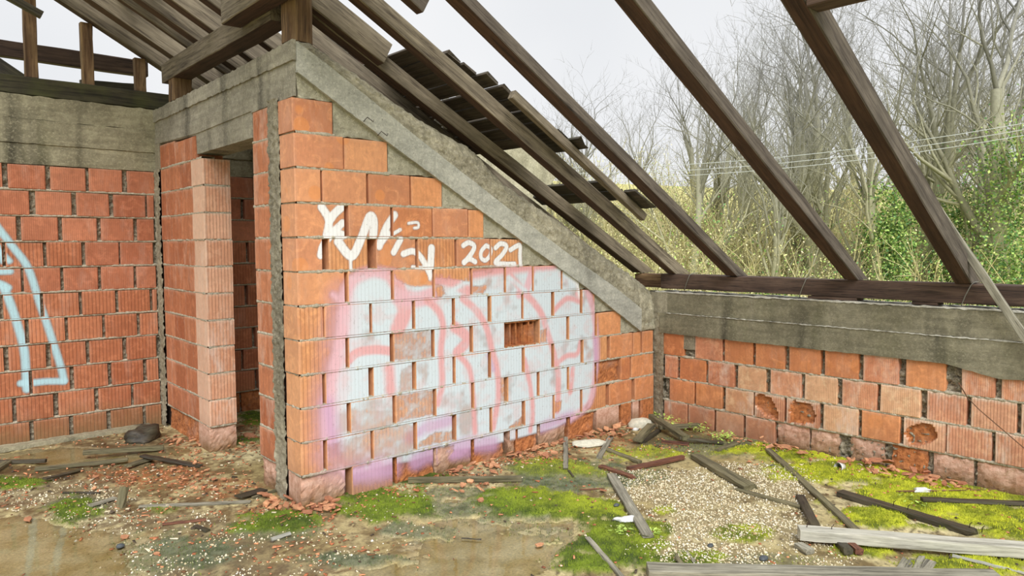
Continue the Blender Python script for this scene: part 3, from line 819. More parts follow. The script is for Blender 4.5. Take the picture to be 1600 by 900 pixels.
def over(C, A, col, a):
    """paint colour col with coverage a over (C, A)"""
    a = a[..., None]
    An = a[..., 0] + A * (1 - a[..., 0])
    C[:] = np.where(An[..., None] > 1e-4, (np.array(col[:3]) * a + C * (A[..., None]) * (1 - a)) / np.maximum(An[..., None], 1e-4), C)
    A[:] = An

def inside(X, Z, poly):
    c = np.zeros(X.shape, bool)
    n = len(poly)
    for i in range(n):
        (x0, z0), (x1, z1) = poly[i], poly[(i + 1) % n]
        if z0 == z1: continue
        m = ((z0 > Z) != (z1 > Z)) & (X < (x1 - x0) * (Z - z0) / (z1 - z0) + x0)
        c ^= m
    return c

def to_wall(pts, s, ox, oy, y):
    out = []
    for a, b in pts:
        p = hit(ox + a / s, oy + b / s, 1, y)
        out.append((p[0], p[2]))
    return out

WHITE, BLUEW, PINK, ROSE, PURP = lin(242, 243, 244), lin(212, 224, 232), lin(226, 168, 170), lin(226, 182, 192), lin(200, 160, 196)
def painted_faces(rects, y0, paint_fn, step, name, parent, label_kind, beds=None):
    Vs, Qs, Cs, As = [], [], [], []
    base = 0
    allr = list(rects) + (beds or [])
    for (a, b, z0, z1, y, mode) in allr:
        if mode == 'hollow': continue
        if mode != 'bed': a, b, z0, z1 = a + .003, b - .003, z0 + .003, z1 - .003
        nx, nz = max(1, int((b - a) / step)), max(1, int((z1 - z0) / step))
        X, Z = np.meshgrid(np.linspace(a, b, nx + 1), np.linspace(z0, z1, nz + 1))
        C, A = paint_fn(X, Z)
        if A.max() < 0.02: continue
        i, k = np.meshgrid(np.arange(nx), np.arange(nz))
        q = (k * (nx + 1) + i).ravel()
        Q = np.stack([q, q + 1, q + nx + 2, q + nx + 1], -1)
        keep = A.ravel()[Q].max(1) > 0.02
        Q = Q[keep]
        yy = np.full(X.shape, y - 0.0018) if mode != 'bed' else np.full(X.shape, y - 0.002)
        if mode == 'eroded': yy = yy + 0.004
        Vs.append(np.stack([X, yy, Z], -1).reshape(-1, 3)); Qs.append(Q + base); Cs.append(C.reshape(-1, 3)); As.append(A.ravel())
        base += X.size
    V, Q, C, A = map(np.concatenate, (Vs, Qs, Cs, As))
    me = quad_mesh(name, V, Q, M['paint'])
    ca = me.color_attributes.new('col', 'FLOAT_COLOR', 'POINT')
    ca.data.foreach_set('color', np.concatenate([C, np.ones((len(C), 1))], 1).astype(np.float32).ravel())
    aa = me.attributes.new('alpha', 'FLOAT', 'POINT'); aa.data.foreach_set('value', A.astype(np.float32))
    o = obj(name, me, parent)
    return o

def prep(list_, s, ox, oy, y):
    return [(smooth_path(to_wall(p, s, ox, oy, y)), w, soft, col) for p, w, soft, col in list_]
c1 = lambda L: prep(L, 1.875, 480, 300, 0.0)
outer = to_wall([(120, 250), (190, 238), (250, 245), (300, 275), (370, 275), (420, 262), (480, 250), (560, 235), (660, 225), (740, 222), (790, 235), (815, 290), (835, 350), (845, 430), (842, 520), (832, 600), (800, 650), (730, 690), (640, 715), (540, 740), (440, 755), (350, 775), (300, 790), (250, 795), (120, 830), (70, 790), (60, 700), (62, 600), (85, 500), (100, 400), (105, 310)], 1.875, 480, 300, 0.0)
fillpink = to_wall([(250, 270), (290, 300), (330, 305), (370, 285), (372, 320), (330, 330), (300, 320), (262, 330)], 1.875, 480, 300, 0.0)
pink = c1([
 ([(250, 245), (190, 236), (135, 256), (110, 310), (104, 400), (92, 470), (74, 540), (62, 620), (60, 700), (70, 770), (120, 815)], 0.062, .02, ROSE),
 ([(255, 250), (270, 300), (285, 350), (265, 400)], 0.085, .015, PINK),
 ([(262, 305), (320, 315), (372, 300)], 0.08, .015, ROSE),
 ([(375, 255), (420, 262), (470, 290)], 0.06, .015, PINK),
 ([(122, 492), (150, 470), (200, 462), (245, 466)], 0.045, .008, PINK),
 ([(350, 318), (385, 350), (398, 400), (392, 470), (395, 560), (380, 620)], 0.04, .012, PINK),
 ([(455, 312), (497, 350), (525, 400), (540, 460), (556, 520), (560, 600), (545, 690)], 0.042, .012, PINK),
 ([(585, 235), (632, 290), (682, 350), (706, 420), (724, 480), (736, 540), (732, 640)], 0.045, .012, PINK),
 ([(660, 225), (640, 290), (620, 300)], 0.05, .012, ROSE),
 ([(432, 395), (470, 430), (440, 470)], 0.06, .012, PINK),
 ([(445, 480), (475, 520), (485, 600), (492, 705)], 0.035, .012, PINK),
 ([(635, 490), (652, 560), (660, 640), (655, 700)], 0.035, .012, PINK),
 ([(728, 505), (760, 480), (790, 475), (800, 440)], 0.035, .012, PINK),
 ([(770, 585), (778, 520)], 0.04, .012, PINK),
 ([(720, 350), (760, 312), (800, 320), (790, 300)], 0.035, .012, PINK),
 ([(690, 216), (745, 208), (790, 222), (812, 270), (836, 340), (845, 410), (847, 490), (840, 560), (826, 620), (770, 665)], 0.055, .02, ROSE),
 ([(480, 245), (560, 232), (660, 222), (720, 216)], 0.045, .02, PINK),
 ([(240, 520), (245, 580)], 0.06, .02, PINK),
 ([(75, 300), (85, 310)], 0.03, .015, ROSE)])
purple = c1([
 ([(60, 620), (70, 700), (85, 760)], 0.07, .04, PURP), ([(150, 820), (200, 812), (250, 808)], 0.11, .04, PURP),
 ([(320, 790), (350, 775), (375, 768)], 0.09, .03, PURP), ([(430, 752), (480, 742), (545, 738)], 0.09, .03, PURP),
 ([(300, 720), (350, 690), (420, 670)], 0.07, .03, PURP), ([(690, 690), (730, 672), (770, 655)], 0.07, .03, PURP),
 ([(530, 480), (545, 520)], 0.03, .015, PURP), ([(842, 420), (846, 520)], 0.04, .02, PURP), ([(430, 770), (470, 765)], 0.06, .03, PURP)])
bare = [(to_wall(p, 1.875, 480, 300, 0.0), a) for p, a in (
 ([(252, 415), (362, 402), (364, 488), (252, 494)], .72), ([(254, 597), (368, 580), (368, 652), (256, 676)], .8),
 ([(372, 705), (425, 700), (430, 725), (325, 750), (325, 735)], .8), ([(370, 230), (475, 225), (475, 262), (420, 255), (372, 250)], .95),
 ([(250, 230), (365, 228), (366, 255), (330, 278), (280, 268), (255, 250)], .95), ([(372, 270), (395, 275), (405, 300), (378, 310)], .9),
 ([(380, 750), (430, 740), (430, 760), (400, 790), (380, 795)], .95), ([(590, 690), (632, 655), (632, 685), (600, 695)], .9), ([(480, 275), (525, 275), (520, 298), (482, 298)], .9),
 ([(680, 405), (700, 400), (700, 440), (682, 442)], .8), ([(722, 615), (745, 612), (742, 640), (722, 648)], .85),
 ([(275, 520), (308, 505), (308, 580), (270, 590)], .55), ([(130, 640), (250, 640), (250, 690), (130, 700)], .35), ([(190, 690), (312, 680), (312, 770), (190, 780)], .55), ([(60, 740), (185, 705), (187, 800), (110, 815), (60, 800)], .5), ([(566, 545), (580, 545), (580, 615), (566, 615)], .8))]
halo = c1([([(105, 310), (95, 400), (80, 500), (58, 620), (56, 720), (75, 790), (200, 820)], 0.11, .10, ROSE)])
whites = c1([([(160, 300), (200, 275), (235, 300)], .07, .02, BLUEW), ([(300, 300), (330, 300)], 0.0, 0.01, BLUEW), ([(400, 305), (430, 285), (470, 262)], .03, .015, BLUEW), ([(590, 250), (640, 290)], .03, .012, BLUEW), ([(500, 300), (530, 330), (560, 400)], .03, .01, BLUEW), ([(750, 225), (790, 260), (800, 300)], .05, .02, WHITE)])
t2 = lambda L: [(p, w * 1.5, s_, c) for p, w, s_, c in prep(L, 4.444, 480, 300, 0.0)]
tagw = t2([
 ([(100, 105), (150, 195), (135, 300)], .034, .008, WHITE), ([(238, 105), (190, 150), (150, 205)], .034, .008, WHITE),
 ([(92, 440), (110, 370), (180, 280), (245, 215)], .03, .008, WHITE), ([(180, 275), (250, 300)], .034, .008, WHITE),
 ([(215, 345), (305, 445), (365, 345), (430, 175), (460, 205), (455, 305)], .038, .008, WHITE), ([(300, 450), (303, 535)], .014, .01, WHITE),
 ([(605, 160), (545, 250), (500, 375)], .034, .01, WHITE), ([(645, 262), (580, 300)], .016, .008, WHITE), ([(560, 290), (520, 340)], .03, .01, WHITE),
 ([(648, 330), (600, 420)], .028, .008, WHITE), ([(702, 218), (765, 212), (770, 245), (742, 250)], .013, .008, WHITE),
 ([(668, 430), (740, 412), (800, 470), (852, 575)], .028, .008, WHITE), ([(862, 390), (856, 520)], .036, .006, WHITE), ([(730, 520), (862, 535)], .016, .008, WHITE), ([(852, 520), (852, 600)], .02, .015, WHITE),
 ([(1082, 372), (1120, 352), (1158, 375), (1140, 425), (1088, 492)], .025, .006, WHITE), ([(1085, 488), (1125, 465), (1165, 485)], .025, .006, WHITE),
 ([(1240, 372), (1208, 410), (1206, 455), (1235, 475), (1268, 440), (1274, 392), (1240, 372)], .022, .006, WHITE),
 ([(1308, 388), (1345, 358), (1385, 378), (1355, 435), (1308, 490), (1380, 500), (1440, 500)], .025, .006, WHITE),
 ([(1412, 402), (1476, 370), (1478, 440), (1482, 500)], .025, .006, WHITE)])
def paint_back(X, Z):
    C, A = np.zeros(X.shape + (3,)), np.zeros(X.shape)
    grain = fbm(X, Z, 60, 3, 3)
    D = seg_dist(X, Z, outer + [outer[0]])
    ins = inside(X, Z, outer)
    sd_ = np.where(ins, D, -D)
    A0 = np.clip(sd_ / 0.02 + .5, 0, 1)
    patch = fbm(X, Z, 5, 6, 4)
    over(C, A, BLUEW, A0 * np.clip(0.98 - 0.45 * np.clip((patch - .6) * 7, 0, 1), 0, 1))
    mot = np.clip((fbm(X, Z, 13, 4, 4) - .5) * 4, 0, 1)
    over(C, A, lin(216, 190, 192), A0 * .45 * mot)
    for P, w, soft, col in halo + pink + purple + whites:
        d = seg_dist(X, Z, P); soft = soft * 1.9
        a = np.clip((w * 1.35 / 2 + soft / 2 - d) / max(soft, .004), 0, 1) ** 1.3 * (0.93 if col is not PURP else .72) * np.clip(.55 + 1.3 * (fbm(X, Z, 16, 7, 3) - .1), .5, 1)
        over(C, A, col, a)
    for poly, amt in bare:
        m = np.clip(np.where(inside(X, Z, poly), 1, -1) * seg_dist(X, Z, poly + [poly[0]]) / 0.012 + .5 + 1.6 * (grain - .5), 0, 1)
        A *= 1 - m * amt * np.clip(.55 + 1.8 * (fbm(X, Z, 28, 9, 3) - .3), 0, 1)
    for P, w, soft, col in tagw:
        d = seg_dist(X, Z, P)
        over(C, A, col, np.clip((w / 2 + soft / 2 - d) / soft, 0, 1) * 0.96)
    return C, np.clip(A, 0, 1)
bedsB = [(0.02, e_ if e_ < XR else XR - .03, k * .2 - .006, k * .2 + .004, -0.001, 'bed') for k, e_ in [(k, ends.get(k, XR)) for k in range(1, 9)]]
gB = painted_faces(brick_rects['back'], 0.0, paint_back, 0.0075, 'graffiti', wall_back, 'g', bedsB)
gB['label'] = 'pink and pale blue bubble lettering with a white tag and the year 2021 above it'
BLU = lin(186, 226, 238)
tL = lambda L: prep(L, 3.214, 0, 350, YL)
strL = tL([([(-60, -50), (-5, 25), (60, 110), (140, 220), (200, 400), (245, 530), (300, 700), (322, 785)], .05, .02, BLU),
 ([(322, 790), (240, 790), (165, 797), (105, 800)], .05, .02, BLU), ([(135, 830), (122, 640), (92, 520), (52, 400), (18, 320)], .055, .02, BLU),
 ([(-20, 120), (20, 160), (45, 186)], .045, .02, BLU), ([(-60, 240), (-5, 240), (50, 238)], .045, .02, BLU), ([(-60, 300), (-5, 300), (38, 320)], .055, .02, BLU), ([(-10, 110), (10, 190)], .03, .02, BLU)])
def paint_left(X, Z):
    C, A = np.zeros(X.shape + (3,)), np.zeros(X.shape)
    for P, w, soft, col in strL:
        d = seg_dist(X, Z, P)
        over(C, A, col, np.clip((w / 2 + soft / 2 - d) / soft, 0, 1) * 0.9)
    return C, A
bedsL = [(-1.5, -.4, k * .2 - .011, k * .2 - .001, YL - 0.001, 'bed') for k in range(2, 9)]
gL = painted_faces(brick_rects['left'], YL, paint_left, 0.0085, 'graffiti', wall_left, 'g', bedsL)
gL['label'] = 'light blue sprayed outline running off the left edge'

#=== PART2
# ------------------------------------------------------------------ timbers
def beam_obj(name, p0, p1, w, h, mat, parent=None, under=None, up=(0, 0, 1), n=10, jit=0.003, ch=0.005, taper=None, clampz=None, broken=0, seed=None, bend=0.0):
    """timber from p0 to p1 (axis through its centre), w across, h deep"""
    r = random.Random(seed if seed is not None else rnd.random())
    p0, p1 = Vector(p0), Vector(p1)
    X = (p1 - p0); L = X.length; X.normalize()
    Z = Vector(up) - X * Vector(up).dot(X); Z.normalize(); Y = Z.cross(X)
    V, F = [], []
    prof = [(-w/2 + ch, -h/2), (w/2 - ch, -h/2), (w/2, -h/2 + ch), (w/2, h/2 - ch), (w/2 - ch, h/2), (-w/2 + ch, h/2), (-w/2, h/2 - ch), (-w/2, -h/2 + ch)]
    for i in range(n + 1):
        t = i / n
        s_ = 1.0 if taper is None else taper[0] + (taper[1] - taper[0]) * t
        bz = bend * math.sin(math.pi * t)
        for (a, b) in prof:
            V.append([L * t + (r.uniform(-1, 1) * broken if i == n else 0), a * s_ + r.uniform(-jit, jit), b + bz + r.uniform(-jit, jit)])
    m = Matrix(((X[0], Y[0], Z[0], p0[0]), (X[1], Y[1], Z[1], p0[1]), (X[2], Y[2], Z[2], p0[2]), (0, 0, 0, 1)))
    if clampz is not None:
        for v in V[-8:]:
            g = m @ Vector(v)
            if abs(X[2]) > 1e-3:
                v[0] += (clampz - g[2]) / X[2]
    for i in range(n):
        for j in range(8):
            a, b = i * 8 + j, i * 8 + (j + 1) % 8
            F.append((a, b, b + 8, a + 8))
    F.append(tuple(range(7, -1, -1))); F.append(tuple(n * 8 + j for j in range(8)))
    me = mesh(name, V, F, M[mat])
    if under:      # brown lower face, with the shade of the underside put into its colour
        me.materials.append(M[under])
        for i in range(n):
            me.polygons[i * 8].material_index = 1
    return obj(name, me, parent, m)

def rafter(y_near, w, h, x_top, mat, label, dz=0.0, x_foot=XR + 0.16, th=29.1, clamp=1.297, group=None, name='rafter', zf=1.30, **k):
    t = math.tan(math.radians(th)); c, s_ = math.cos(math.radians(th)), math.sin(math.radians(th))
    yc = y_near + w / 2
    def ctr(x): # centre point for bottom-plane point at x
        z = zf + dz + (XR - x) * t
        return (x + s_ * h / 2, yc, z + c * h / 2)
    o = beam_obj(name, ctr(x_top), ctr(x_foot), w, h, mat, up=(s_, 0, c), clampz=clamp, n=14, under='shaded', **k)
    return tag(o, label, 'roof beam', group)

rafter(-2.439, 0.093, 0.125, -3.0, 'rafter', 'dark rafter crossing the trees with a thin lath leaning against its foot', th=29.25)
rafter(-1.743, 0.098, 0.090, -3.0, 'rafter', 'dark rafter with swirling grain, second from the right', th=29.1)
rafter(-0.802, 0.104, 0.075, -3.0, 'rafter', 'dark rafter crossing open sky, third from the right', th=29.4)
rafter(-0.199, 0.090, 0.105, -3.0, 'rafter_pale', 'pale brown rafter passing over the loose roof lath', th=28.5, dz=0.01)
rafter(0.183, 0.095, 0.100, -2.4, 'rafter_pale', 'pale rafter nearest the sloping concrete beam', th=27.4, dz=0.01)
# doubled planks beside the rafters, cut short
def plank_up(y_near, w, h, x_top, x_foot, mat, label, th, dz=0.0, **k):
    return rafter(y_near, w, h, x_top, mat, label, dz=dz, x_foot=x_foot, th=th, clamp=None, name='short_plank', **k)
plank_up(0.105, 0.072, 0.150, -2.3, 0.655, 'rafter_pale', 'short wide plank nailed beside the pale rafter, sawn end over the gable', 27.6)
plank_up(-0.505, 0.075, 0.120, -2.6, 0.545, 'rafter', 'short hanging plank with a sawn end against the sky at the top edge', 29.1)
# cross piece on the rightmost rafter
tag(beam_obj('cross_batten', (1.168, -2.445, 2.574), (1.168, -4.3, 2.574), 0.12, 0.10, 'plate', n=5), 'dark cross beam leaving the top edge beside the rightmost rafter', 'roof beam')
# rafters beyond the gable
for y, w, h, xt, m, lb, th in ((0.62, .09, .13, -2.2, 'rafter_pale', 'rafter just behind the gable peak', 28.4), (1.06, .09, .13, -2.2, 'rafter_pale', 'rafter glimpsed under the end of the roof beam', 28.6),
        (1.50, .10, .14, -2.2, 'rafter_pale', 'wide pale rafter above the inner wall, nearest the roof beam splice', 29.1), (1.83, .11, .15, -2.2, 'rafter_pale', 'broad pale rafter in the middle of the upper left roof', 29.1),
        (2.07, .05, .11, -2.2, 'rafter_pale', 'narrow pale plank doubled beside the broad rafter', 29.1), (2.44, .11, .13, -2.4, 'rafter_pale', 'pale rafter resting on the far end of the roof beam', 29.1)):
    rafter(y, w, h, xt, m, lb, dz=0.0, th=th)
rafter(2.75, 0.09, 0.15, -3.0, 'rafter_pale', 'last rafter over the left wall with three studs below it', dz=-0.04, th=29.1)
# purlin over the inner wall, in two overlapping lengths
tag(beam_obj('roof_purlin', (0.075, 2.48, 2.965), (0.075, 0.30, 2.965), 0.15, 0.15, 'rafter_pale', n=10, under='shaded'), 'heavy roof beam above the inner wall with its sawn end over a short post', 'roof beam')
tag(beam_obj('roof_purlin', (-0.065, 0.74, 3.02), (-0.065, -1.7, 3.02), 0.125, 0.16, 'rafter_pale', n=10, under='shaded'), 'second roof beam spliced beside the first, running out of the top edge', 'roof beam')
tag(beam_obj('roof_post', (0.08, 2.27, 2.715), (0.08, 2.27, 2.895), 0.14, 0.14, 'post', up=(0, 1, 0), n=3), 'short wooden post at the far end of the inner wall', 'post')
tag(beam_obj('roof_post', (0.085, 0.12, 2.725), (0.085, 0.12, 3.08), 0.15, 0.15, 'post', up=(0, 1, 0), n=4, ch=0.03), 'stout split wooden post on the gable peak', 'post')
# plate, studs and rail over the left wall
tag(beam_obj('wall_plate', (-3.6, 2.83, 2.79), (0.14, 2.83, 2.79), 0.13, 0.14, 'plate_green', n=16), 'mossy dark timber plate lying on the left concrete beam', 'timber')
for x, lb in ((-0.85, 'tall stud, leftmost of three on the left wall plate'), (-0.465, 'middle stud of three on the left wall plate'), (-0.075, 'shortest stud of three, beside the post on the inner wall')):
    top = 1.30 - 0.04 + (XR - x) * T - 0.02
    tag(beam_obj('wall_stud', (x, 2.83, 2.865), (x, 2.83, top), 0.085, 0.07, 'post', up=(0, 1, 0), n=4), lb, 'post')
tag(beam_obj('far_rail', (-3.2, 3.35, 3.175), (0.12, 3.35, 3.175), 0.08, 0.135, 'plate', n=10), 'dark horizontal rail seen through the studs against the sky', 'timber')
tag(beam_obj('far_board', (-0.45, 3.2, 2.93), (-0.02, 3.2, 2.955), 0.05, 0.09, 'board_dark', n=4), 'short dark board behind the studs just above the plate', 'board')
tag(beam_obj('far_brace', (-1.8, 3.2, 3.5), (-0.85, 3.2, 2.86), 0.06, 0.16, 'board_dark', n=5), 'dark slanting brace behind the left wall plate', 'timber')
tag(beam_obj('hanging_batten', (-1.25, 2.6, 3.50), (-0.80, 2.6, 3.30), 0.06, 0.05, 'board_dark', n=3), 'dark batten end hanging below the roof in the top left corner', 'batten')
# horizontal cladding high over the left wall
for i in range(6):
    z = 3.22 + i * 0.105
    xr = XR - (z - 1.36) / T + 0.02
    tag(beam_obj('cladding_board', (xr, 2.95, z), (xr + .9, 2.95, z + .004), 0.02, 0.098, 'clad', n=4, ch=.002), 'pale grey cladding board above the last left rafter', 'board', 'cladding boards of the left roof gable')
# roof deck boards left on the rafters behind the gable
def roof_pt(x, y, off):   # point at perpendicular height off over the rafter undersides
    c, s_ = math.cos(math.radians(29.1)), math.sin(math.radians(29.1))
    return (x + s_ * off, y, 1.30 + (XR - x) * T + c * off)
UPN = (math.sin(math.radians(29.1)), 0, math.cos(math.radians(29.1)))
def deck(x, y0, y1, off=0.168, w=0.118, t=0.022, mat='deck', label='dark roof board over the rafters behind the gable', group='roof boards behind the gable', broken=0.01):
    o = beam_obj('roof_board', roof_pt(x, y1, off), roof_pt(x, y0, off), w, t, mat, up=UPN, n=5, ch=0.002, jit=0.002, broken=broken)
    return tag(o, label, 'board', group)
xs = -1.5
dk = []
while xs < 1.80:
    y0 = float(np.interp(xs, [.8, 1.3], [-.04, -.30])) + rnd.uniform(-0.05, 0.04) if xs > 0.80 else (0.45 + rnd.uniform(-.1, .1) if xs > 0.80 else (1.45 + rnd.uniform(-.1, .2) if xs > -0.05 else 1.62 + rnd.uniform(-.2, .1)))
    if 0.8 < xs < 0.9: y0 = 0.16
    if not (-0.05 < xs < 0.28 or (0.5 < xs < .6)):
        y1 = 3.1 + rnd.uniform(-.1, .2) if xs > -0.05 else 2.62
        if xs < -.05 and rnd.random() < .7:
            xs += .125; continue
        deck(xs, y0, y1, mat='deck' if xs > -.05 else 'clad', label='dark roof board over the rafters behind the gable' if xs > -.05 else 'pale roof board lying over the rafters of the upper left corner', group='roof boards behind the gable' if xs > -.05 else 'roof boards of the left roof')
    xs += 0.1085 + rnd.choice((0, .004, .012)) if xs > 0.5 else 0.125
# verge lath and the broken boards still nailed to it
tag(beam_obj('verge_lath', roof_pt(1.30, -0.33, 0.115), roof_pt(2.68, -0.33, 0.115), 0.055, 0.06, 'rafter_pale', up=UPN, n=10, jit=.002), 'loose grey-pink lath hanging over the trees past the pale rafters', 'lath')
for x, y0, y1, w_, lb in ((2.33, -0.27, 0.60, .13, 'upper broken roof board dangling across the lath'), (2.452, -0.30, 0.66, .13, 'lower broken roof board dangling across the lath'), (2.52, -0.46, -0.335, .25, 'short dark board end at the tip of the lath'), (1.86, -0.42, -0.05, .12, 'small dark board scrap halfway up the lath')):
    deck(x, y0, y1, 0.165, w_, 0.02, 'board_dark', lb, None, 0.03)
# struts and splintered battens behind the gable
def strut(p, q, y, w, h, mat, label, cat='board', n=5, **k):
    a, b = hit(p[0], p[1], 1, y), hit(q[0], q[1], 1, y)
    return tag(beam_obj('roof_strut' if cat == 'timber' else 'loose_board', a, b, w, h, mat, up=(0, 1, 0), n=n, **k), label, cat)
strut((582, 90), (662, 190), 0.95, 0.11, 0.05, 'plate', 'dark brown strut slanting behind the concrete slope', 'timber')
strut((632, 60), (690, 140), 0.60, 0.07, 0.04, 'plate', 'brown brace between the two pale rafters', 'timber')
strut((668, 110), (686, 148), 0.50, 0.07, 0.03, 'rafter_pale', 'short pale wood splinter under the second pale rafter')
strut((699, 136), (694, 168), 0.52, 0.05, 0.02, 'clad', 'upright splintered white board between the pale rafters')
strut((682, 182), (700, 196), 0.45, 0.07, 0.02, 'clad', 'whitish broken board just above the concrete slope')
strut((714, 150), (775, 222), 0.50, 0.08, 0.03, 'rafter_pale', 'pale board sloping steeply between the two pale rafters')
strut((745, 175), (788, 226), 0.62, 0.05, 0.02, 'clad', 'thin grey board leaning beside the steep pale board')
strut((500, 18), (545, 27), 1.15, 0.10, 0.03, 'clad', 'pale level board behind the peak post')
strut((496, 28), (497, 66), 1.30, 0.14, 0.04, 'post', 'reddish upright board with a knot behind the peak post')
strut((522, 20), (540, 66), 1.5, 0.05, 0.03, 'clad', 'thin grey brace beside the reddish upright board')
strut((505, 78), (560, 58), 0.75, 0.16, 0.03, 'board_dark', 'dark trapezoid panel behind the gable peak')
strut((535, 85), (600, 96), 0.85, 0.12, 0.04, 'plate', 'dark beam under the nearest pale rafter')

# plate of the right wall
tag(beam_obj('wall_plate', (3.425, -0.045, 1.232), (3.425, -5.0, 1.232), 0.14, 0.125, 'plate', n=22, jit=0.004, up=(0, 0, 1)), 'long dark cracked timber plate on the right concrete beam', 'timber')
tag(beam_obj('wall_plate', (3.44, 0.26, 1.23), (3.44, -0.04, 1.232), 0.13, 0.12, 'post', n=3), 'short brown plate end lying in the corner of the walls', 'timber')
for u0, u1, lb in ((1428, 1468, 'small dark wood shim wedged under the right wall plate'), (1266, 1342, 'long thin wood shim under the right wall plate')):
    a, b = solve_y(u0, 3.4, 1.15), solve_y(u1, 3.4, 1.15)
    tag(beam_obj('wood_shim', (3.42, a, 1.157), (3.42, b, 1.157), 0.12, 0.022, 'plate', n=3, ch=.002, jit=.001), lb, 'shim')
def tube(name, pts, rad, mat, parent=None, sides=5, r1=None):
    pts = [Vector(p) for p in pts]
    V, F = [], []
    n = len(pts)
    for i, p in enumerate(pts):
        d = (pts[min(i + 1, n - 1)] - pts[max(i - 1, 0)]).normalized()
        a = d.orthogonal().normalized(); b = d.cross(a)
        rr = rad if r1 is None else rad + (r1 - rad) * i / (n - 1)
        for j in range(sides):
            t = 2 * math.pi * j / sides
            V.append(p + (a * math.cos(t) + b * math.sin(t)) * rr)
    for i in range(n - 1):
        for j in range(sides):
            F.append((i * sides + j, i * sides + (j + 1) % sides, (i + 1) * sides + (j + 1) % sides, (i + 1) * sides + j))
    F.append(tuple(range(sides))[::-1]); F.append(tuple((n - 1) * sides + j for j in range(sides)))
    return obj(name, mesh(name, V, F, M[mat], True), parent)
for u, lb in ((1075, 'pale tie wire round the plate next to the wall corner'), (1256, 'pale tie wire round the plate between two rafter feet'), (1512, 'twisted tie wire round the plate below the rightmost rafter')):
    y = solve_y(u, 3.35, 1.25)
    tag(tube('tie_wire', [(3.45, y - .03, 1.306), (3.37, y - .03, 1.307), (3.343, y - 0.02, 1.29), (3.342, y + .01, 1.22), (3.34, y + 0.03, 1.155), (3.37, y + 0.034, 1.150)], 0.0035, 'wire'), lb, 'wire')
for px, lb in (((690, 185), 'rusty bent nail high on the concrete slope edge'), ((600, 205), 'rusty bent nail low on the concrete slope edge')):
    u, v = (568, 190) if px[0] == 690 else (590, 212)
    a = hit(u, v, 1, -0.02)
    tag(tube('bent_wire', [a, a + np.array([.015, -.02, .025]), a + np.array([.05, -.03, .0]), a + np.array([.06, -.02, .015])], .0025, 'nail'), lb, 'wire')
# leaning lath in front of the right wall
tag(beam_obj('leaning_lath', (3.27, -3.36, 0.02), (3.27, -2.235, 1.81), 0.03, 0.045, 'board_grey', n=12, jit=.002, ch=.003), 'thin weathered lath leaning on the right wall plate', 'lath')
a = hit(1498, 598, 0, XR - .02); b = hit(1530, 640, 0, XR - .03); c = hit(1600, 700, 0, XR - .06)
tag(tube('dry_stem', [a, (a + b) / 2 + np.array([-.02, 0, -.01]), b, (b + c) / 2, c, c + (c - b) * .6], .0035, 'twig'), 'long thin dry stem hanging across the bricks by the right edge', 'twig')

# neighbouring wing: rough rendered wall far behind the gable
fa = lambda u, v: hit(u, v, 1, 4.6)
pts = [fa(600, 150), fa(700, 205), fa(760, 172), fa(800, 182), fa(838, 230), fa(880, 262), fa(856, 300), fa(852, 350)]
poly = [(p[0], p[2]) for p in pts]; poly += [(poly[-1][0] + .02, -4.0), (poly[0][0], -4.0)]
fw = prism('far_wing_wall', 'y', poly, 4.6, 4.95, 'conc_fill', jag=0.03, step=.12, seed=77)
tag(fw, None, None, kind='structure'); fw.name = 'wall_far'

# ------------------------------------------------------------------ floor
FX0, FX1, FY0, FY1, FS = -3.2, XR, -3.4, YL, 0.0135
def blob_mask(U, Vv, blobs, X, Y, k=0, amp=1.2, sc=5):
    m = np.zeros(U.shape)
    n = fbm(X, Y, sc, k, 5) - .5
    n2_ = fbm(X, Y, 19, k + 3, 3) - .5
    for cx, cy, rx, ry, w in blobs:
        r = np.hypot((U - cx) / rx, (Vv - cy) / ry)
        m = np.maximum(m, w * np.clip((1.15 - r) * 2.2 + n * amp * 2.4 + n2_ * amp * 1.5, 0, 1))
    return m
MOSS_B = [(600, 790, 70, 34, 1), (430, 815, 62, 17, 1), (385, 825, 40, 12, .9), (115, 800, 38, 20, .9), (25, 757, 40, 9, .8), (965, 845, 75, 42, 1), (915, 880, 60, 18, .9), (1370, 808, 55, 20, 1), (1520, 790, 130, 38, 1), (1430, 770, 120, 28, 1), (1300, 738, 110, 22, .95), (1240, 715, 60, 12, .8), (1520, 885, 110, 24, 1), (1335, 862, 55, 14, .9), (1080, 878, 50, 14, .9), (355, 690, 50, 9, .7), (395, 655, 20, 10, .9), (820, 785, 80, 24, .95), (915, 800, 60, 22, .9), (870, 735, 70, 14, .6), (1000, 712, 60, 10, .5), (1180, 705, 60, 9, .8), (1590, 830, 60, 22, 1), (650, 750, 60, 9, .8), (1160, 835, 45, 12, .7), (1040, 800, 20, 8, .6), (250, 795, 25, 8, .4)]
MOSS_G = [(270, 868, 95, 36, .9), (640, 832, 70, 15, 1), (560, 878, 85, 12, 1), (700, 800, 80, 15, .8), (880, 745, 110, 26, 1), (800, 800, 90, 22, .9), (1000, 745, 40, 15, .6), (1110, 700, 120, 16, .7), (840, 830, 60, 12, .6), (130, 790, 50, 14, .6), (720, 770, 70, 8, .7), (420, 830, 70, 16, .7), (1200, 880, 80, 12, .5)]
GRAV = [(1080, 775, 110, 38, 1), (1150, 820, 120, 40, 1), (1215, 770, 60, 30, 1), (1120, 868, 110, 24, 1), (1170, 738, 70, 12, .9), (1010, 745, 60, 12, .7), (1260, 850, 40, 20, .8), (1290, 880, 60, 14, .6), (970, 780, 20, 10, .5)]
FLECK = [(90, 775, 130, 26, 1), (330, 870, 190, 40, .9), (200, 815, 140, 20, .7), (560, 810, 120, 60, .15), (480, 850, 90, 20, .4)]
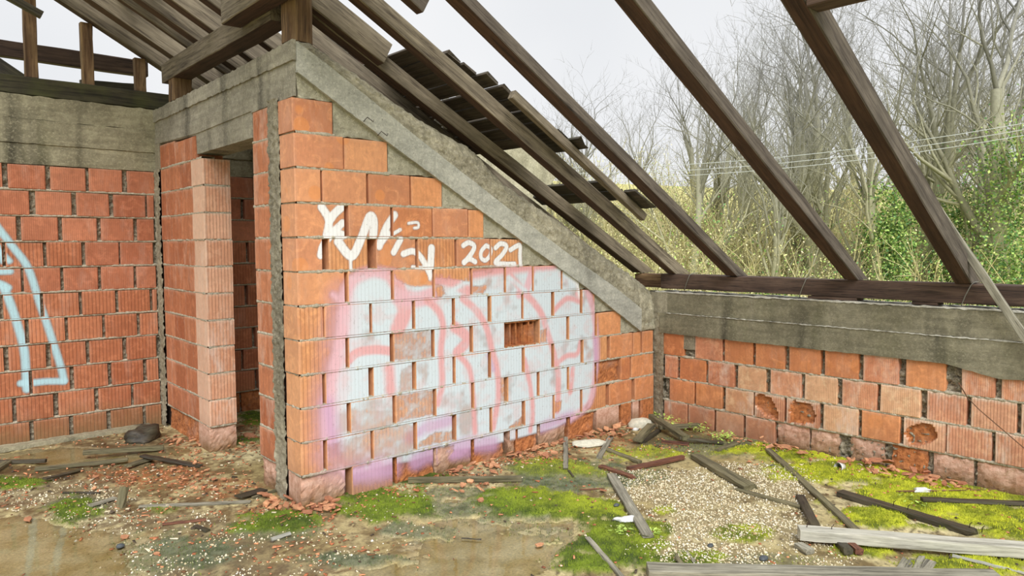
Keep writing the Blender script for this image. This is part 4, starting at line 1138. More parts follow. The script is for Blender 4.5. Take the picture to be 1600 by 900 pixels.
PUD = [(770, 845, 165, 46, 1), (700, 890, 140, 26, 1), (870, 855, 40, 28, .9), (80, 868, 165, 50, 1), (40, 830, 60, 20, 1), (120, 715, 130, 15, .9), (250, 705, 60, 9, .6), (700, 785, 60, 8, .5)]
DUST = [(230, 745, 110, 18, 1), (330, 760, 80, 15, .7), (480, 785, 50, 14, .8), (800, 715, 120, 16, .8), (350, 695, 60, 12, .7), (450, 800, 60, 10, .6), (700, 750, 60, 10, .8), (1030, 705, 50, 10, .7), (1400, 735, 120, 12, .7), (1240, 705, 50, 9, .7), (930, 690, 60, 14, .6), (390, 680, 30, 20, .6), (20, 790, 60, 10, .5)]
DARK = [(110, 735, 180, 16, .8), (200, 700, 120, 14, .8), (470, 760, 60, 20, .3), (700, 745, 90, 8, .6), (1400, 845, 200, 8, .8), (1050, 690, 80, 12, .7), (320, 780, 60, 10, .5), (430, 850, 70, 12, .4)]
def floor_fields(X, Y):
    P = np.stack([X, Y, np.zeros_like(X)], -1)
    U, Vv = project(P)
    f = {}
    f['moss'] = blob_mask(U, Vv, MOSS_B, X, Y, 1); f['mossg'] = blob_mask(U, Vv, MOSS_G, X, Y, 2)
    f['grav'] = blob_mask(U, Vv, GRAV, X, Y, 3, 1.0); f['fleck'] = blob_mask(U, Vv, FLECK, X, Y, 4, 1.4)
    f['pud'] = blob_mask(U, Vv, PUD, X, Y, 5, 0.8, 3.2); f['dust'] = blob_mask(U, Vv, DUST, X, Y, 6, 1.4)
    f['dark'] = blob_mask(U, Vv, DARK, X, Y, 7, 1.4)
    f['pud'] = f['pud'] * (1 - np.clip(f['moss'] * 1.2, 0, 1)) * (1 - .8 * f['mossg'])
    n1 = fbm(X, Y, 2.2, 8); n2 = fbm(X, Y, 26, 9, 4)
    h = 0.004 + 0.010 * (n1 - .5) + 0.004 * (n2 - .5)
    h = h - 0.020 * f['pud']
    h = h + f['moss'] * (0.010 + 0.028 * np.maximum(fbm(X, Y, 11, 10) - .35, 0) + 0.010 * (vnoise(X, Y, 50, 3) - .3))
    h = h + f['mossg'] * (0.003 + 0.012 * np.maximum(fbm(X, Y, 20, 11) - .4, 0))
    h = h + f['grav'] * 0.006
    f['h'] = h
    return f
def floor_h(x, y):
    return float(floor_fields(np.array([x]), np.array([y]))['h'][0])
nx, ny = int((FX1 - FX0) / FS), int((FY1 - FY0) / FS)
gx, gy = np.linspace(FX0, FX1, nx + 1), np.linspace(FY0, FY1, ny + 1)
GX, GY = np.meshgrid(gx, gy)
ff = floor_fields(GX, GY)
def lerp(a, b, t): return a + (b - a) * t[..., None]
def c3(*c): return np.array(lin(*c)[:3])
n1, n2, n3 = fbm(GX, GY, 1.6, 12), fbm(GX, GY, 9, 13), fbm(GX, GY, 34, 14, 3)
Cc = lerp(c3(178, 160, 108), c3(226, 213, 165), np.clip((n1 - .35) * 3, 0, 1))
Cc = lerp(Cc, c3(108, 86, 46), np.clip((n2 - .46) * 4, 0, .85))
spk = vnoise(GX, GY, 62, 4)
Cc = lerp(Cc, c3(70, 54, 34), np.clip((spk - .74) * 9, 0, .8) * np.clip((n1 + n3 - .7) * 3, 0, 1))
left = np.clip((.6 - GX) / .8, 0, 1) * np.clip((GY + 1.6) / .8, 0, 1)
Cc = lerp(Cc, c3(104, 78, 42), left * np.clip((n3 - .42) * 5, 0, 1) * .75)
Cc = lerp(Cc, c3(82, 66, 44), ff['dark'] * .8)
Cc = lerp(Cc, c3(176, 112, 66), ff['dust'] * np.clip((n3 - .35) * 4, 0, 1) * .8)
Cc = lerp(Cc, c3(150, 136, 100), ff['grav'] * .8)
Cc = lerp(Cc, c3(120, 108, 84), ff['fleck'] * .5)
Cc = lerp(Cc, lerp(c3(80, 88, 58), c3(120, 126, 98), np.clip((n3 - .3) * 3, 0, 1)), np.clip(ff['mossg'] * 1.1, 0, 1) * np.clip(.45 + n2, 0, 1))
yellower = np.clip((GX - .9) / 1.0, 0, 1)  # moss turns yellow-green towards the right wall
mc = lerp(lerp(c3(66, 84, 18), c3(104, 116, 20), yellower), lerp(c3(124, 144, 32), c3(196, 202, 44), yellower), np.clip((n2 - .3) * 2.6 + .5 * (n3 - .5), 0, 1))
Cc = lerp(Cc, mc, np.clip(ff['moss'] * 1.4, 0, 1))
Cc = lerp(Cc, lerp(c3(196, 176, 120), c3(238, 224, 180), np.clip((n2 - .3) * 2.4, 0, 1)), ff['pud'] * .85)  # screed under water painted paler, standing in for the white wall's reflection
i, k = np.meshgrid(np.arange(nx), np.arange(ny)); q = (k * (nx + 1) + i).ravel()
Q = np.stack([q, q + 1, q + nx + 2, q + nx + 1], -1)
fl = quad_mesh('floor', np.stack([GX, GY, ff['h']], -1).reshape(-1, 3), Q, M['floor'], True)
ca = fl.color_attributes.new('col', 'FLOAT_COLOR', 'POINT')
ca.data.foreach_set('color', np.concatenate([Cc.reshape(-1, 3), np.ones((GX.size, 1))], 1).astype(np.float32).ravel())
wa = fl.attributes.new('wet', 'FLOAT', 'POINT'); wa.data.foreach_set('value', np.clip(ff['pud'] + ff['dark'] * .8 + .3 * (GX < 0), 0, 1).astype(np.float32).ravel())
tag(obj('floor', fl), 'concrete screed with moss, gravel and shallow puddles', None, kind='structure')
slab = box_mesh('floor_slab', -7, 3.54, -7, 6.0, -0.30, -0.03, M['conc_right'])
tag(obj('floor_slab', slab), None, None, kind='structure')
# the water lies level; the floor rises out of it
wm = [(-2.9, -1.6, -3.3, 2.6), ]
def puddle(name, x0, x1, y0, y1, label):
    V = []; n = 40
    cx, cy = (x0 + x1) / 2, (y0 + y1) / 2
    for t in range(n):
        a = 2 * math.pi * t / n
        V.append((cx + (x1 - x0) / 2 * max(-1, min(1, 1.25 * math.cos(a))), cy + (y1 - y0) / 2 * max(-1, min(1, 1.25 * math.sin(a))), -0.0035))
    tag(obj(name, mesh(name, V, [tuple(range(n))], M['water'])), label, 'puddle')
pa = floor_at(590, 790); pb = floor_at(930, 900)
puddle('puddle', -0.80, 1.35, -2.9, -0.28, 'shallow clear puddle reflecting the graffiti wall')
puddle('puddle', -3.0, -0.86, -2.6, 1.35, 'shallow puddle in the lower left corner')
puddle('puddle', -2.2, 0.0, 1.45, 2.62, 'thin wet film along the foot of the left wall')

# gravel, moss blades, clay crumbs: too many to count
def scatter(n, wfield, seed):
    r = np.random.RandomState(seed)
    X, Y = r.uniform(FX0, FX1 - .03, n), r.uniform(FY0, FY1 - .05, n)
    U, Vv = project(np.stack([X, Y, X * 0], -1))
    ok = (U > -60) & (U < 1660) & (Vv < 960)
    X, Y = X[ok], Y[ok]
    f = floor_fields(X, Y)
    w = wfield(f, X, Y)
    keep = (r.rand(len(X)) < w) & ~((Y > -0.01) & (Y < .24) & (X > 0)) & ~((X > -0.02) & (X < .22) & (((Y > -.01) & (Y < .62)) | (Y > 1.53)))
    return X[keep], Y[keep], f['h'][keep], r, f, keep
def colored(name, V, Q, Cv, mat, label, cat, smooth=False):
    me = quad_mesh(name, V, Q, M[mat], smooth)
    ca = me.color_attributes.new('col', 'FLOAT_COLOR', 'POINT')
    ca.data.foreach_set('color', np.concatenate([Cv, np.ones((len(Cv), 1))], 1).astype(np.float32).ravel())
    return tag(obj(name, me), label, cat, kind='stuff')
X, Y, Hh, r, f, kp = scatter(260000, lambda f, X, Y: np.clip(f['grav'] * .95 + f['fleck'] * .30 * (fbm(X, Y, 8, 2) > .46), 0, 1), 5)
n = len(X)
oct_ = np.array([(1, 0, 0), (0, 1, 0), (-1, 0, 0), (0, -1, 0), (0, 0, .8), (0, 0, -.8)])
of = np.array([(0, 1, 4), (1, 2, 4), (2, 3, 4), (3, 0, 4), (1, 0, 5), (2, 1, 5), (3, 2, 5), (0, 3, 5)])
sz = r.uniform(.003, .0075, n) * (1 + .6 * (r.rand(n) > .95)); an = r.rand(n) * 6.28
vv = oct_[None] * (sz[:, None, None]) * r.uniform(.6, 1.3, (n, 6, 1))
ca_, sa_ = np.cos(an)[:, None], np.sin(an)[:, None]
Vp = np.stack([X[:, None] + vv[..., 0] * ca_ - vv[..., 1] * sa_, Y[:, None] + vv[..., 0] * sa_ + vv[..., 1] * ca_, Hh[:, None] + vv[..., 2] + .001], -1).reshape(-1, 3)
Qp = (of[None] + np.arange(n)[:, None, None] * 6).reshape(-1, 3)
pal = np.array([c3(232, 220, 188), c3(206, 192, 156), c3(244, 240, 224), c3(140, 124, 88), c3(178, 150, 112)])
Cv = np.repeat(pal[r.choice(5, n, p=[.35, .28, .17, .14, .06])], 6, 0)
colored('gravel', Vp, Qp, Cv, 'gravel', 'pale crushed gravel strewn over the floor between the boards', 'gravel')
X, Y, Hh, r, f, kp = scatter(420000, lambda f, X, Y: np.clip(f['moss'] * 1.0 + f['mossg'] * .35, 0, 1), 6)
n = len(X)
hh = r.uniform(.006, .016, n); an = r.rand(n) * 6.28; wd = r.uniform(.0012, .0028, n)
bx, by = np.cos(an) * wd, np.sin(an) * wd
lx, ly = r.normal(0, .004, n), r.normal(0, .004, n)
Vm = np.stack([np.stack([X - bx, Y - by, Hh - .001], -1), np.stack([X + bx, Y + by, Hh - .001], -1), np.stack([X + lx, Y + ly, Hh + hh], -1)], 1).reshape(-1, 3)
mix = np.clip((fbm(X, Y, 7, 13) - .3) * 2.2 + r.normal(0, .18, n), 0, 1)
yellower = np.clip((X - .9) / 1.0, 0, 1)  # same shift to yellow-green for the blades
gcol = lerp(lerp(c3(66, 88, 18), c3(118, 130, 22), yellower), lerp(c3(134, 156, 36), c3(218, 222, 56), yellower), mix)
gg = f['mossg'][kp]; bb = f['moss'][kp]
gcol = lerp(gcol, np.broadcast_to(c3(98, 108, 78), gcol.shape), np.clip(gg - bb, 0, 1) * .8)
colored('moss', Vm, np.arange(3 * n).reshape(-1, 3), np.repeat(gcol, 3, 0), 'moss', 'low cushions of green and yellow-green moss on the floor', 'moss')
def wallfoot(f, X, Y):
    b = np.clip(1 - np.abs(-Y - .10) / .22, 0, 1) * (X > .5) * (Y < 0)
    c = np.clip(1 - (XR - X) / .30, 0, 1) * (Y < 0) * (Y > -2.6)
    d = np.clip(1 - np.hypot(X - .1, Y - .0) / .55, 0, 1) * .9
    e_ = np.clip(1 - np.hypot(X - .1, Y - 1.6) / .5, 0, 1) * .7
    lf = np.clip((.7 - X) / .6, 0, 1) * np.clip((Y + 1.5) / .6, 0, 1) * (1 - f['pud'])
    return np.clip(b * .5 + c * .35 + d * .5 + e_ * .5 + f['dust'] * .5 + lf * .16 * (fbm(X, Y, 6, 5) > .45) + .05 * (1 - f['pud']), 0, 1) * .30 * (1 - .8 * f['grav'])
X, Y, Hh, r, f, kp = scatter(170000, wallfoot, 8)
n = len(X)
L_, W_ = r.uniform(.003, .011, n) * (1 + 1.2 * (r.rand(n) > .85)), r.uniform(.002, .007, n) * (1 + 1.0 * (r.rand(n) > .85)); an = r.rand(n) * 6.28
t1, t2_ = r.normal(0, .35, n), r.normal(0, .35, n)
q4 = np.array([(-1, -1), (1, -.7), (.8, 1), (-.9, .8)])
px_, py_ = q4[:, 0] * L_[:, None], q4[:, 1] * W_[:, None]
Vc = np.stack([X[:, None] + px_ * np.cos(an)[:, None] - py_ * np.sin(an)[:, None], Y[:, None] + px_ * np.sin(an)[:, None] + py_ * np.cos(an)[:, None], Hh[:, None] + .004 + np.abs(px_ * t1[:, None] + py_ * t2_[:, None])], -1)
Vb = Vc - np.array([0, 0, .004])
Vc = np.concatenate([Vc, Vb], 1).reshape(-1, 3)
fc = np.array([(0, 1, 2, 3), (0, 4, 5, 1), (1, 5, 6, 2), (2, 6, 7, 3), (3, 7, 4, 0)])
Qc = (fc[None] + np.arange(n)[:, None, None] * 8).reshape(-1, 4)
cr = colored('brick_crumbs', Vc, Qc, np.repeat(np.array([c3(214, 148, 106), c3(178, 108, 72), c3(120, 84, 54), c3(226, 212, 180), c3(84, 72, 58)])[r.choice(5, n, p=[.36, .26, .16, .12, .10])] * r.uniform(.7, 1.15, (n, 1)), 8, 0), 'gravel', 'small terracotta crumbs scattered along the wall feet and floor', 'rubble')

# ------------------------------------------------------------------ boards and debris lying on the floor
def lay_board(name, label, a, b, w, t, mat, cat='board', za=0.0, zb=0.0, **k):
    pa, pb = floor_at(*a), floor_at(*b)
    za += max(floor_h(pa[0], pa[1]), 0) + t / 2 + .002; zb += max(floor_h(pb[0], pb[1]), 0) + t / 2 + .002
    # keep the pixel ends while lifting
    pa = floor_at(a[0], a[1], za); pb = floor_at(b[0], b[1], zb)
    k.setdefault('n', 8); k.setdefault('jit', .0022); k.setdefault('ch', .003)
    return tag(beam_obj(name, pa, pb, w, t, mat, **k), label, cat)
lb = lay_board
lb('floor_board', 'dark mossy board lying along the foot of the graffiti wall', (638, 750), (815, 748), .035, .03, 'board_olive')
lb('floor_board', 'grey split board pointing at the camera in the middle of the floor', (955, 742), (1013, 838), .062, .02, 'board_grey', broken=.02)
lb('thin_lath', 'thin pale lath on the moss at the bottom centre', (918, 840), (975, 905), .028, .012, 'board_grey')
lb('floor_board', 'wide tapered olive board on the gravel near the right wall', (1086, 712), (1172, 762), .10, .03, 'board_olive', taper=(.75, 1.0), broken=.02)
lb('thin_lath', 'thin lath continuing from the wide tapered board', (1150, 764), (1252, 792), .03, .018, 'board_olive')
lb('long_lath', 'long lath running from the right wall down to the big plank', (1200, 702), (1337, 828), .045, .018, 'board_olive', n=12)
lb('floor_board', 'short dark board leaning on the big plank end', (1250, 775), (1275, 824), .05, .02, 'board_dark', zb=.02)
nb = lb('floor_board', 'blackened board with bent nails lying on bright moss', (1312, 770), (1522, 832), .075, .03, 'board_dark', n=12, broken=.02)
big = lb('big_plank', 'heavy grey plank entering from the right edge over the moss', (1248, 832), (1660, 864), .085, .055, 'plank_pale', n=14, za=.02, zb=.02)
lb('big_plank', 'wide grey plank along the bottom right edge', (1012, 893), (1560, 905), .10, .05, 'board_grey', n=14, up=(0, 0, 1))
def nails(par, xs, L=.03):
    inv = par.matrix_basis
    for x in xs:
        o = tube('nail', [(x, .01, .01), (x + .002, .012, L), (x + .012, .012, L + .012)], .0022, 'nail', par)
nails(nb, (.32, .40, .72, .78), .035)
nails(big, (.04, .16, 1.25), .04)
lb('floor_board', 'short brown block under the big plank, left one', (1312, 848), (1326, 862), .045, .03, 'board_dark', n=2)
lb('floor_board', 'short brown block under the big plank, right one', (1328, 850), (1343, 862), .04, .03, 'board_rot', n=2)
lb('floor_board', 'short grey stub on gravel left of the big plank', (1247, 851), (1266, 862), .05, .025, 'board_grey', n=2)
for k_, (a, b, w) in enumerate((((1404, 892), (1416, 874), .03), ((1416, 893), (1428, 873), .03), ((1430, 893), (1440, 871), .03), ((1443, 893), (1455, 877), .045))):
    lb('wood_splinter', ['leftmost splinter', 'second splinter from the left', 'third splinter from the left', 'widest, rightmost splinter'][k_] + ' of the grey bundle above the bottom plank', a, b, w, .014, 'board_grey', n=3, broken=.02)
lb('pale_lath', 'pale thin strip lying on moss in the bottom right corner', (1488, 868), (1625, 902), .022, .01, 'clad', za=.01)
lb('floor_board', 'dark board half sunk in moss at the right edge', (1440, 780), (1640, 788), .04, .02, 'board_dark', n=6)
lb('thin_stick', 'thin stick behind the blackened board near the right edge', (1400, 768), (1600, 764), .008, .008, 'twig', n=6)
lb('floor_board', 'upright-looking narrow board in front of the rubble heap', (884, 684), (884, 732), .035, .02, 'board_grey', broken=.01)
lb('floor_board', 'short leaning board beside the foam slab', (955, 682), (936, 715), .04, .02, 'board_grey', n=4)
lb('floor_board', 'olive board between the foam slab and the rotten boards', (948, 702), (1000, 722), .035, .02, 'board_olive')
lb('rotten_board', 'rotten reddish board pointing right on the centre floor', (982, 733), (1068, 714), .045, .025, 'board_rot', broken=.02)
lb('rotten_board', 'rotten splintered board end beside the grey split board', (938, 728), (988, 745), .04, .02, 'board_rot', broken=.03)
lb('wood_chip', 'thin dark splinter beside the narrow board', (888, 735), (896, 744), .015, .01, 'board_dark', n=2)
lb('thin_stick', 'thin reddish stick on the grey moss left of the split board', (904, 765), (945, 763), .008, .006, 'board_rot', n=4)
# corner pile
lb('floor_board', 'dark beam lying into the corner of the walls, on top of the pile', (1018, 650), (1072, 684), .06, .035, 'board_olive', za=.07, zb=.03)
lb('floor_board', 'broad olive board at the back of the corner pile', (1030, 668), (1092, 664), .05, .03, 'board_olive', za=.03, zb=.03)
lb('floor_board', 'flat board at the left side of the corner pile', (996, 688), (1018, 664), .07, .025, 'board_olive', za=.02, zb=.04, n=4)
lb('floor_board', 'short dark board at the front of the corner pile', (1004, 690), (1030, 672), .04, .025, 'board_dark', n=4)
lb('rotten_board', 'dark red rotten stick at the front of the corner pile', (1034, 690), (1076, 694), .035, .02, 'board_rot', n=4)
lb('floor_board', 'dark board stretching from the corner pile along the right wall', (1062, 684), (1130, 692), .04, .02, 'board_dark', za=.03)
lb('floor_board', 'mossy board under the weeds near the right wall', (1120, 704), (1155, 690), .04, .02, 'board_olive', n=4)
# left side
lb('floor_board', 'thick dark board lying in front of the left wall', (130, 707), (256, 699), .045, .03, 'board_olive', za=.02)
lb('floor_board', 'long brown board on the wet floor before the left wall', (55, 733), (200, 718), .05, .02, 'board_olive')
lb('floor_board', 'thin dark board crossing the long brown board', (70, 748), (128, 734), .04, .012, 'board_dark', n=4, za=.02)
lb('floor_board', 'dark board with a pointed end near the pillar', (222, 712), (312, 728), .05, .015, 'board_dark', za=.03, broken=.02)
lb('floor_board', 'short triangular board end beside the pointed board', (200, 728), (236, 716), .06, .015, 'board_olive', n=3, za=.01)
lb('floor_board', 'mossy board corner at the left edge', (-20, 742), (12, 722), .06, .03, 'board_olive', n=3)
lb('floor_board', 'dark board along the left edge behind the mossy corner', (-10, 722), (72, 720), .03, .025, 'board_dark', n=4)
lb('long_lath', 'grey twisted lath on the floor left of the graffiti wall corner', (218, 791), (392, 784), .03, .012, 'board_grey', n=12)
lb('floor_board', 'flat slate-grey board piece beside the upright stump', (140, 790), (180, 778), .05, .012, 'board_grey', n=3)
lb('thin_stick', 'reddish brown stick below the grey twisted lath', (254, 786 + 33), (322, 812), .018, .012, 'board_rot', n=5)
lb('floor_board', 'dark flat board piece against the wall corner', (372, 776), (412, 765), .07, .012, 'board_dark', n=3, za=.02)
lb('floor_board', 'thin board end reaching the wall corner', (395, 778), (432, 766), .03, .012, 'board_olive', n=3)
lb('wood_chip', 'short dark chip on the green moss, left floor', (305, 822), (325, 829), .03, .012, 'board_dark', n=2)
lb('thin_stick', 'thin dark stick lying in the shallow puddle', (721, 841), (752, 843), .007, .006, 'board_dark', n=3)
lb('wood_chip', 'small tan wood chip on moss above the bottom plank', (1054, 866), (1064, 880), .025, .01, 'board_olive', n=2)
lb('wood_chip', 'small grey wood chip just above the bottom plank', (1072, 862), (1084, 876), .02, .01, 'board_grey', n=2)
lb('thin_stick', 'dark thin stick on the rubble beside the moss patch', (98, 770), (156, 770), .015, .01, 'board_dark', n=4)
lb('plaster_strip', 'pinkish white strip on the floor before the wall corner', (424, 843), (454, 833), .025, .015, 'clad', 'fragment', n=3)
p = floor_at(188, 794)
tag(beam_obj('wood_stump', (p[0], p[1], .0), (p[0] + .03, p[1] + .02, .11), .05, .03, 'board_olive', n=3, broken=.012), 'short upright wooden stump on the left floor', 'wood')
p = floor_at(221, 688)
def lump(name, label, cat, pos, sx, sy, sz, mat, seed=1, sub=3, rough=.25, rotz=0, kind=None):
    import bmesh
    bm = bmesh.new(); bmesh.ops.create_icosphere(bm, subdivisions=sub, radius=1)
    r = random.Random(seed)
    o1, o2 = r.random() * 50, r.random() * 50
    for v in bm.verts:
        c = v.co
        d = 1 + rough * (float(fbm(c.x + o1, c.y + c.z * 1.3 + o2, 1.6, 3)) - .5) * 2 + rough * .3 * (float(vnoise(c.x * 2 + o2, c.z * 2 + c.y + o1, 3, 5)) - .5)
        v.co = Vector((c.x * sx * d, c.y * sy * d, max(c.z * sz * d, -.2 * sz) + .2 * sz))
    me = bpy.data.meshes.new(name); bm.to_mesh(me); bm.free()
    me.materials.append(M[mat]); me.polygons.foreach_set('use_smooth', [True] * len(me.polygons))
    return tag(obj(name, me, None, Matrix.Translation(pos) @ Matrix.Rotation(rotz, 4, 'Z')), label, cat)
lump('debris_lump', 'dark earthy lump in the corner of the left wall', 'rubble', (p[0], p[1], 0.0), .13, .10, .10, 'board_dark', 4, 3, .5)
p = floor_at(1003, 668)
lump('foam_block', 'large dirty white foam lump in the wall corner', 'foam', (p[0], p[1] + .0, .005), .125, .075, .07, 'foam', 2, 3, .25, -.6)
p = floor_at(985, 668)
lump('foam_scrap', 'small white scrap beside the foam lump', 'foam', (p[0] - .06, p[1] - .10, .005), .03, .02, .02, 'white_plastic', 3, 2, .4)
p = floor_at(920, 697)
lump('plaster_slab', 'flat greenish white slab tilted on the rubble', 'fragment', (p[0], p[1], .012), .145, .075, .032, 'foam', 6, 3, .35, -.45)
p = floor_at(188, 855)
lump('dark_stone', 'small dark stone on the wet floor, bottom left', 'stone', (p[0], p[1], 0), .022, .016, .016, 'slate', 7, 2)
for u, v, s_, l_ in ((1110, 857, .022, 'small grey stone above the bottom plank'), (1193, 878, .03, 'flat blue-grey stone beside the bottom plank'), (1207, 734, .018, 'rounded grey stone near the right wall'), (963, 795, .022, 'pale stone on the yellow moss'), (1262, 690, .001, '')):
    if not l_: continue
    p = floor_at(u, v)
    lump('stone', l_, 'stone', (p[0], p[1], floor_h(p[0], p[1])), s_, s_ * .7, s_ * .5, 'slate', int(u), 2)
# crumpled plastic
for u, v, sx, l_ in ((1441, 773, .055, 'crumpled white plastic wrapper on moss by the right wall'), (978, 820, .06, 'crumpled white plastic scrap on the bright moss')):
    p = floor_at(u, v)
    lump('plastic_scrap', l_, 'plastic', (p[0], p[1], floor_h(p[0], p[1])), sx, .022, .022, 'white_plastic', int(u) + 3, 3, .7, -.6)
# white cup lying on its side
p = floor_at(1309, 737)
V, F = [], []
prof = [(0, .024), (0.0, .030), (.004, .031), (.055, .022), (.056, .019), (.004, .027)]
ns = 20
for (x, rr) in prof:
    for j in range(ns):
        t = 2 * math.pi * j / ns
        V.append((x, rr * math.cos(t), rr * math.sin(t)))
for i in range(1, len(prof) - 1):
    for j in range(ns):
        F.append((i * ns + j, i * ns + (j + 1) % ns, (i + 1) * ns + (j + 1) % ns, (i + 1) * ns + j))
F.append(tuple(4 * ns + j for j in range(ns)))
tag(obj('cup', mesh('cup', V, F, M['white_plastic'], True), None, Matrix.Translation((p[0], p[1], .032)) @ Matrix.Rotation(-.2, 4, 'Z') @ Matrix.Rotation(.12, 4, 'Y')), 'small white plastic cup lying on its side by the right wall', 'cup')

# terracotta shards
def shard_mesh(seed, a, b, t=.008):
    r = random.Random(seed)
    n = r.choice((4, 5, 5, 6))
    P = []
    for i in range(n):
        an = 2 * math.pi * (i + r.uniform(-.25, .25)) / n
        P.append((a * math.cos(an) * r.uniform(.75, 1.1), b * math.sin(an) * r.uniform(.75, 1.1)))
    V = [(x, y, 0) for x, y in P] + [(x * .96, y * .96, t) for x, y in P]
    F = [tuple(range(n))[::-1], tuple(range(n, 2 * n))] + [(i, (i + 1) % n, n + (i + 1) % n, n + i) for i in range(n)]
    return mesh('brick_shard', V, F, M['shard'])
shm = [shard_mesh(i, .035 + .004 * (i % 4), .024 + .003 * (i % 3), .007) for i in range(8)]
def shard(u, v, s_, label, group=None, tilt=.25, z=0.0, seed=0, rot=None, big=1.0):
    r = random.Random(int(u * 13 + v * 7 + seed))
    o = bpy.data.objects.new('brick_shard', shm[r.randrange(8)]); link(o)
    p = floor_at(u, v)
    X_, Y_ = p[0], p[1]
    if 0 < X_ and -0.03 < Y_ < .4: Y_ = -0.05
    X_ = min(X_, XR - .05)
    ta, tb = r.uniform(-tilt, tilt), r.uniform(-tilt, tilt)
    lift = .04 * s_ * (abs(math.sin(ta)) + abs(math.sin(tb))) * .8
    o.matrix_world = Matrix.Translation((X_, Y_, max(floor_h(X_, Y_), 0) + z + lift)) @ Matrix.Rotation(rot if rot is not None else r.uniform(0, 6.28), 4, 'Z') @ Matrix.Rotation(ta, 4, 'X') @ Matrix.Rotation(tb, 4, 'Y') @ Matrix.Diagonal((s_, s_, 1 + .3 * s_, 1))
    tag(o, label, 'brick fragment', group)
    return o
shard(706, 737, 1.4, 'flat bright orange shard tilted up in the heap under the graffiti')
shard(920, 662, 1.5, 'large bright orange shard propped at the wall foot near the foam lump', tilt=.6)
shard(1228, 702, 2.0, 'large flat orange shard at the foot of the right wall', tilt=.1)
shard(1462, 745, 1.9, 'square orange shard lying in the rubble by the right wall', tilt=.1)
shard(1382, 727, 1.7, 'ribbed reddish shard leaning on the right wall', tilt=.5, z=.03)
shard(1404, 728, 1.5, 'second ribbed shard leaning on the right wall, darker', tilt=.7, z=.02)
shard(842, 853, .7, 'small terracotta shard lying in the puddle', tilt=.1)
shard(752, 788, .8, 'pinkish shard on grey moss beside the puddle')
shard(942, 772, 1.0, 'pink shard with a raised edge beside the split board', tilt=.5)
shard(480, 808, 1.2, 'broad orange shard in front of the wall corner', tilt=.1)
shard(195, 842, .7, 'small orange shard among the flecks on the left floor')
shard(44, 813, .8, 'orange shard at the edge of the lower left puddle')
shard(245, 868, .5, 'tiny orange shard on the grey moss, lower left')
shard(1417, 748, 1.2, 'thick shard beside the square orange one')
shard(1458, 762, .9, 'small shard on moss just below the square orange one')
shard(390, 685, 1.6, 'flat shard lying in the doorway')
rr = random.Random(21)
heaps = [('clay shards piled at the foot of the graffiti corner', 'terracotta shard in the pile at the graffiti wall corner', [(rr.uniform(455, 530), rr.uniform(786, 808)) for _ in range(26)]),
 ('clay shards left of the graffiti corner', 'terracotta shard in the rubble just left of the graffiti wall corner', [(rr.uniform(408, 450), rr.uniform(776, 802)) for _ in range(14)]),
 ('clay shards under the graffiti', 'terracotta shard in the heap below the middle of the graffiti', [(rr.uniform(690, 780), rr.uniform(722, 742)) for _ in range(20)]),
 ('clay splinters right of the heap', 'terracotta splinter in the rubble below the right end of the graffiti', [(rr.uniform(785, 880), rr.uniform(690, 722)) for _ in range(34)]),
 ('clay shards near the foam', 'terracotta shard at the wall foot left of the foam lump', [(rr.uniform(895, 985), rr.uniform(664, 692)) for _ in range(26)]),
 ('clay shards before the puddle', 'terracotta shard lying above the puddle', [(rr.uniform(705, 760), rr.uniform(760, 775)) for _ in range(8)]),
 ('clay shards at the right wall', 'terracotta shard in the rubble along the right wall foot', [(rr.uniform(1320, 1510), 0) for _ in range(34)]),
 ('clay shards by the weeds', 'terracotta shard at the right wall foot behind the gravel', [(rr.uniform(1140, 1290), 0) for _ in range(14)]),
 ('clay shards at the pillar', 'terracotta shard around the foot of the pillar', [(rr.uniform(262, 325), rr.uniform(684, 702)) for _ in range(16)] + [(rr.uniform(330, 400), rr.uniform(690, 708)) for _ in range(6)]),
 ('clay shards on the left floor', 'small terracotta shard on the wet left floor', [(rr.uniform(130, 350), rr.uniform(730, 775)) for _ in range(26)])]
for grp, lab, ps in heaps:
    for j, (u, v) in enumerate(ps):
        if v == 0:
            y = solve_y(u, XR - rr.uniform(.05, .22), 0); x = XR - rr.uniform(.05, .24)
            uu, vv_ = project(np.array([[x, y, 0.]])); u, v = float(uu[0]), float(vv_[0])
        shard(u, v, rr.uniform(.45, 1.1) if 'left floor' not in grp else rr.uniform(.3, .6), lab, grp, .5, z=rr.uniform(0, .02), seed=j)

# weeds
def weed(u, v, n, hgt, spread, label, seed):
    r = np.random.RandomState(seed)
    p = floor_at(u, v)
    V, F, Cv = [], [], []
    for i in range(n):
        x, y = r.normal(0, spread, 2); h = hgt * r.uniform(.3, 1)
        s_ = r.uniform(.010, .020); a = r.rand() * 6.28; tl = r.uniform(-.5, .5)
        ax, ay = math.cos(a), math.sin(a)
        c = np.array([x, y, h]); d = np.array([ax, ay, tl]) * s_; e_ = np.array([-ay, ax, .2 * tl]) * s_ * .5
        b = len(V)
        V += [c - d, c - .3 * d + e_, c + d, c - .3 * d - e_]
        F.append((b, b + 1, b + 2, b + 3))
        Cv += [c3(178, 206, 98) * r.uniform(.7, 1.3)] * 4
        if i % 4 == 0:
            b = len(V); V += [np.array([x * .5 - .001, y * .5, 0]), np.array([x * .5 + .001, y * .5, 0]), c, c + [.001, 0, 0]]; F.append((b, b + 1, b + 3, b + 2)); Cv += [c3(120, 130, 60)] * 4
    me = quad_mesh('weed', V, F, M['leaf'])
    ca = me.color_attributes.new('col', 'FLOAT_COLOR', 'POINT')
    ca.data.foreach_set('color', np.concatenate([np.array(Cv), np.ones((len(Cv), 1))], 1).astype(np.float32).ravel())
    tag(obj('weed', me, None, Matrix.Translation((p[0], p[1], 0))), label, 'plant')
weed(1045, 672, 90, .12, .05, 'light green seedling clump on the corner pile', 1)
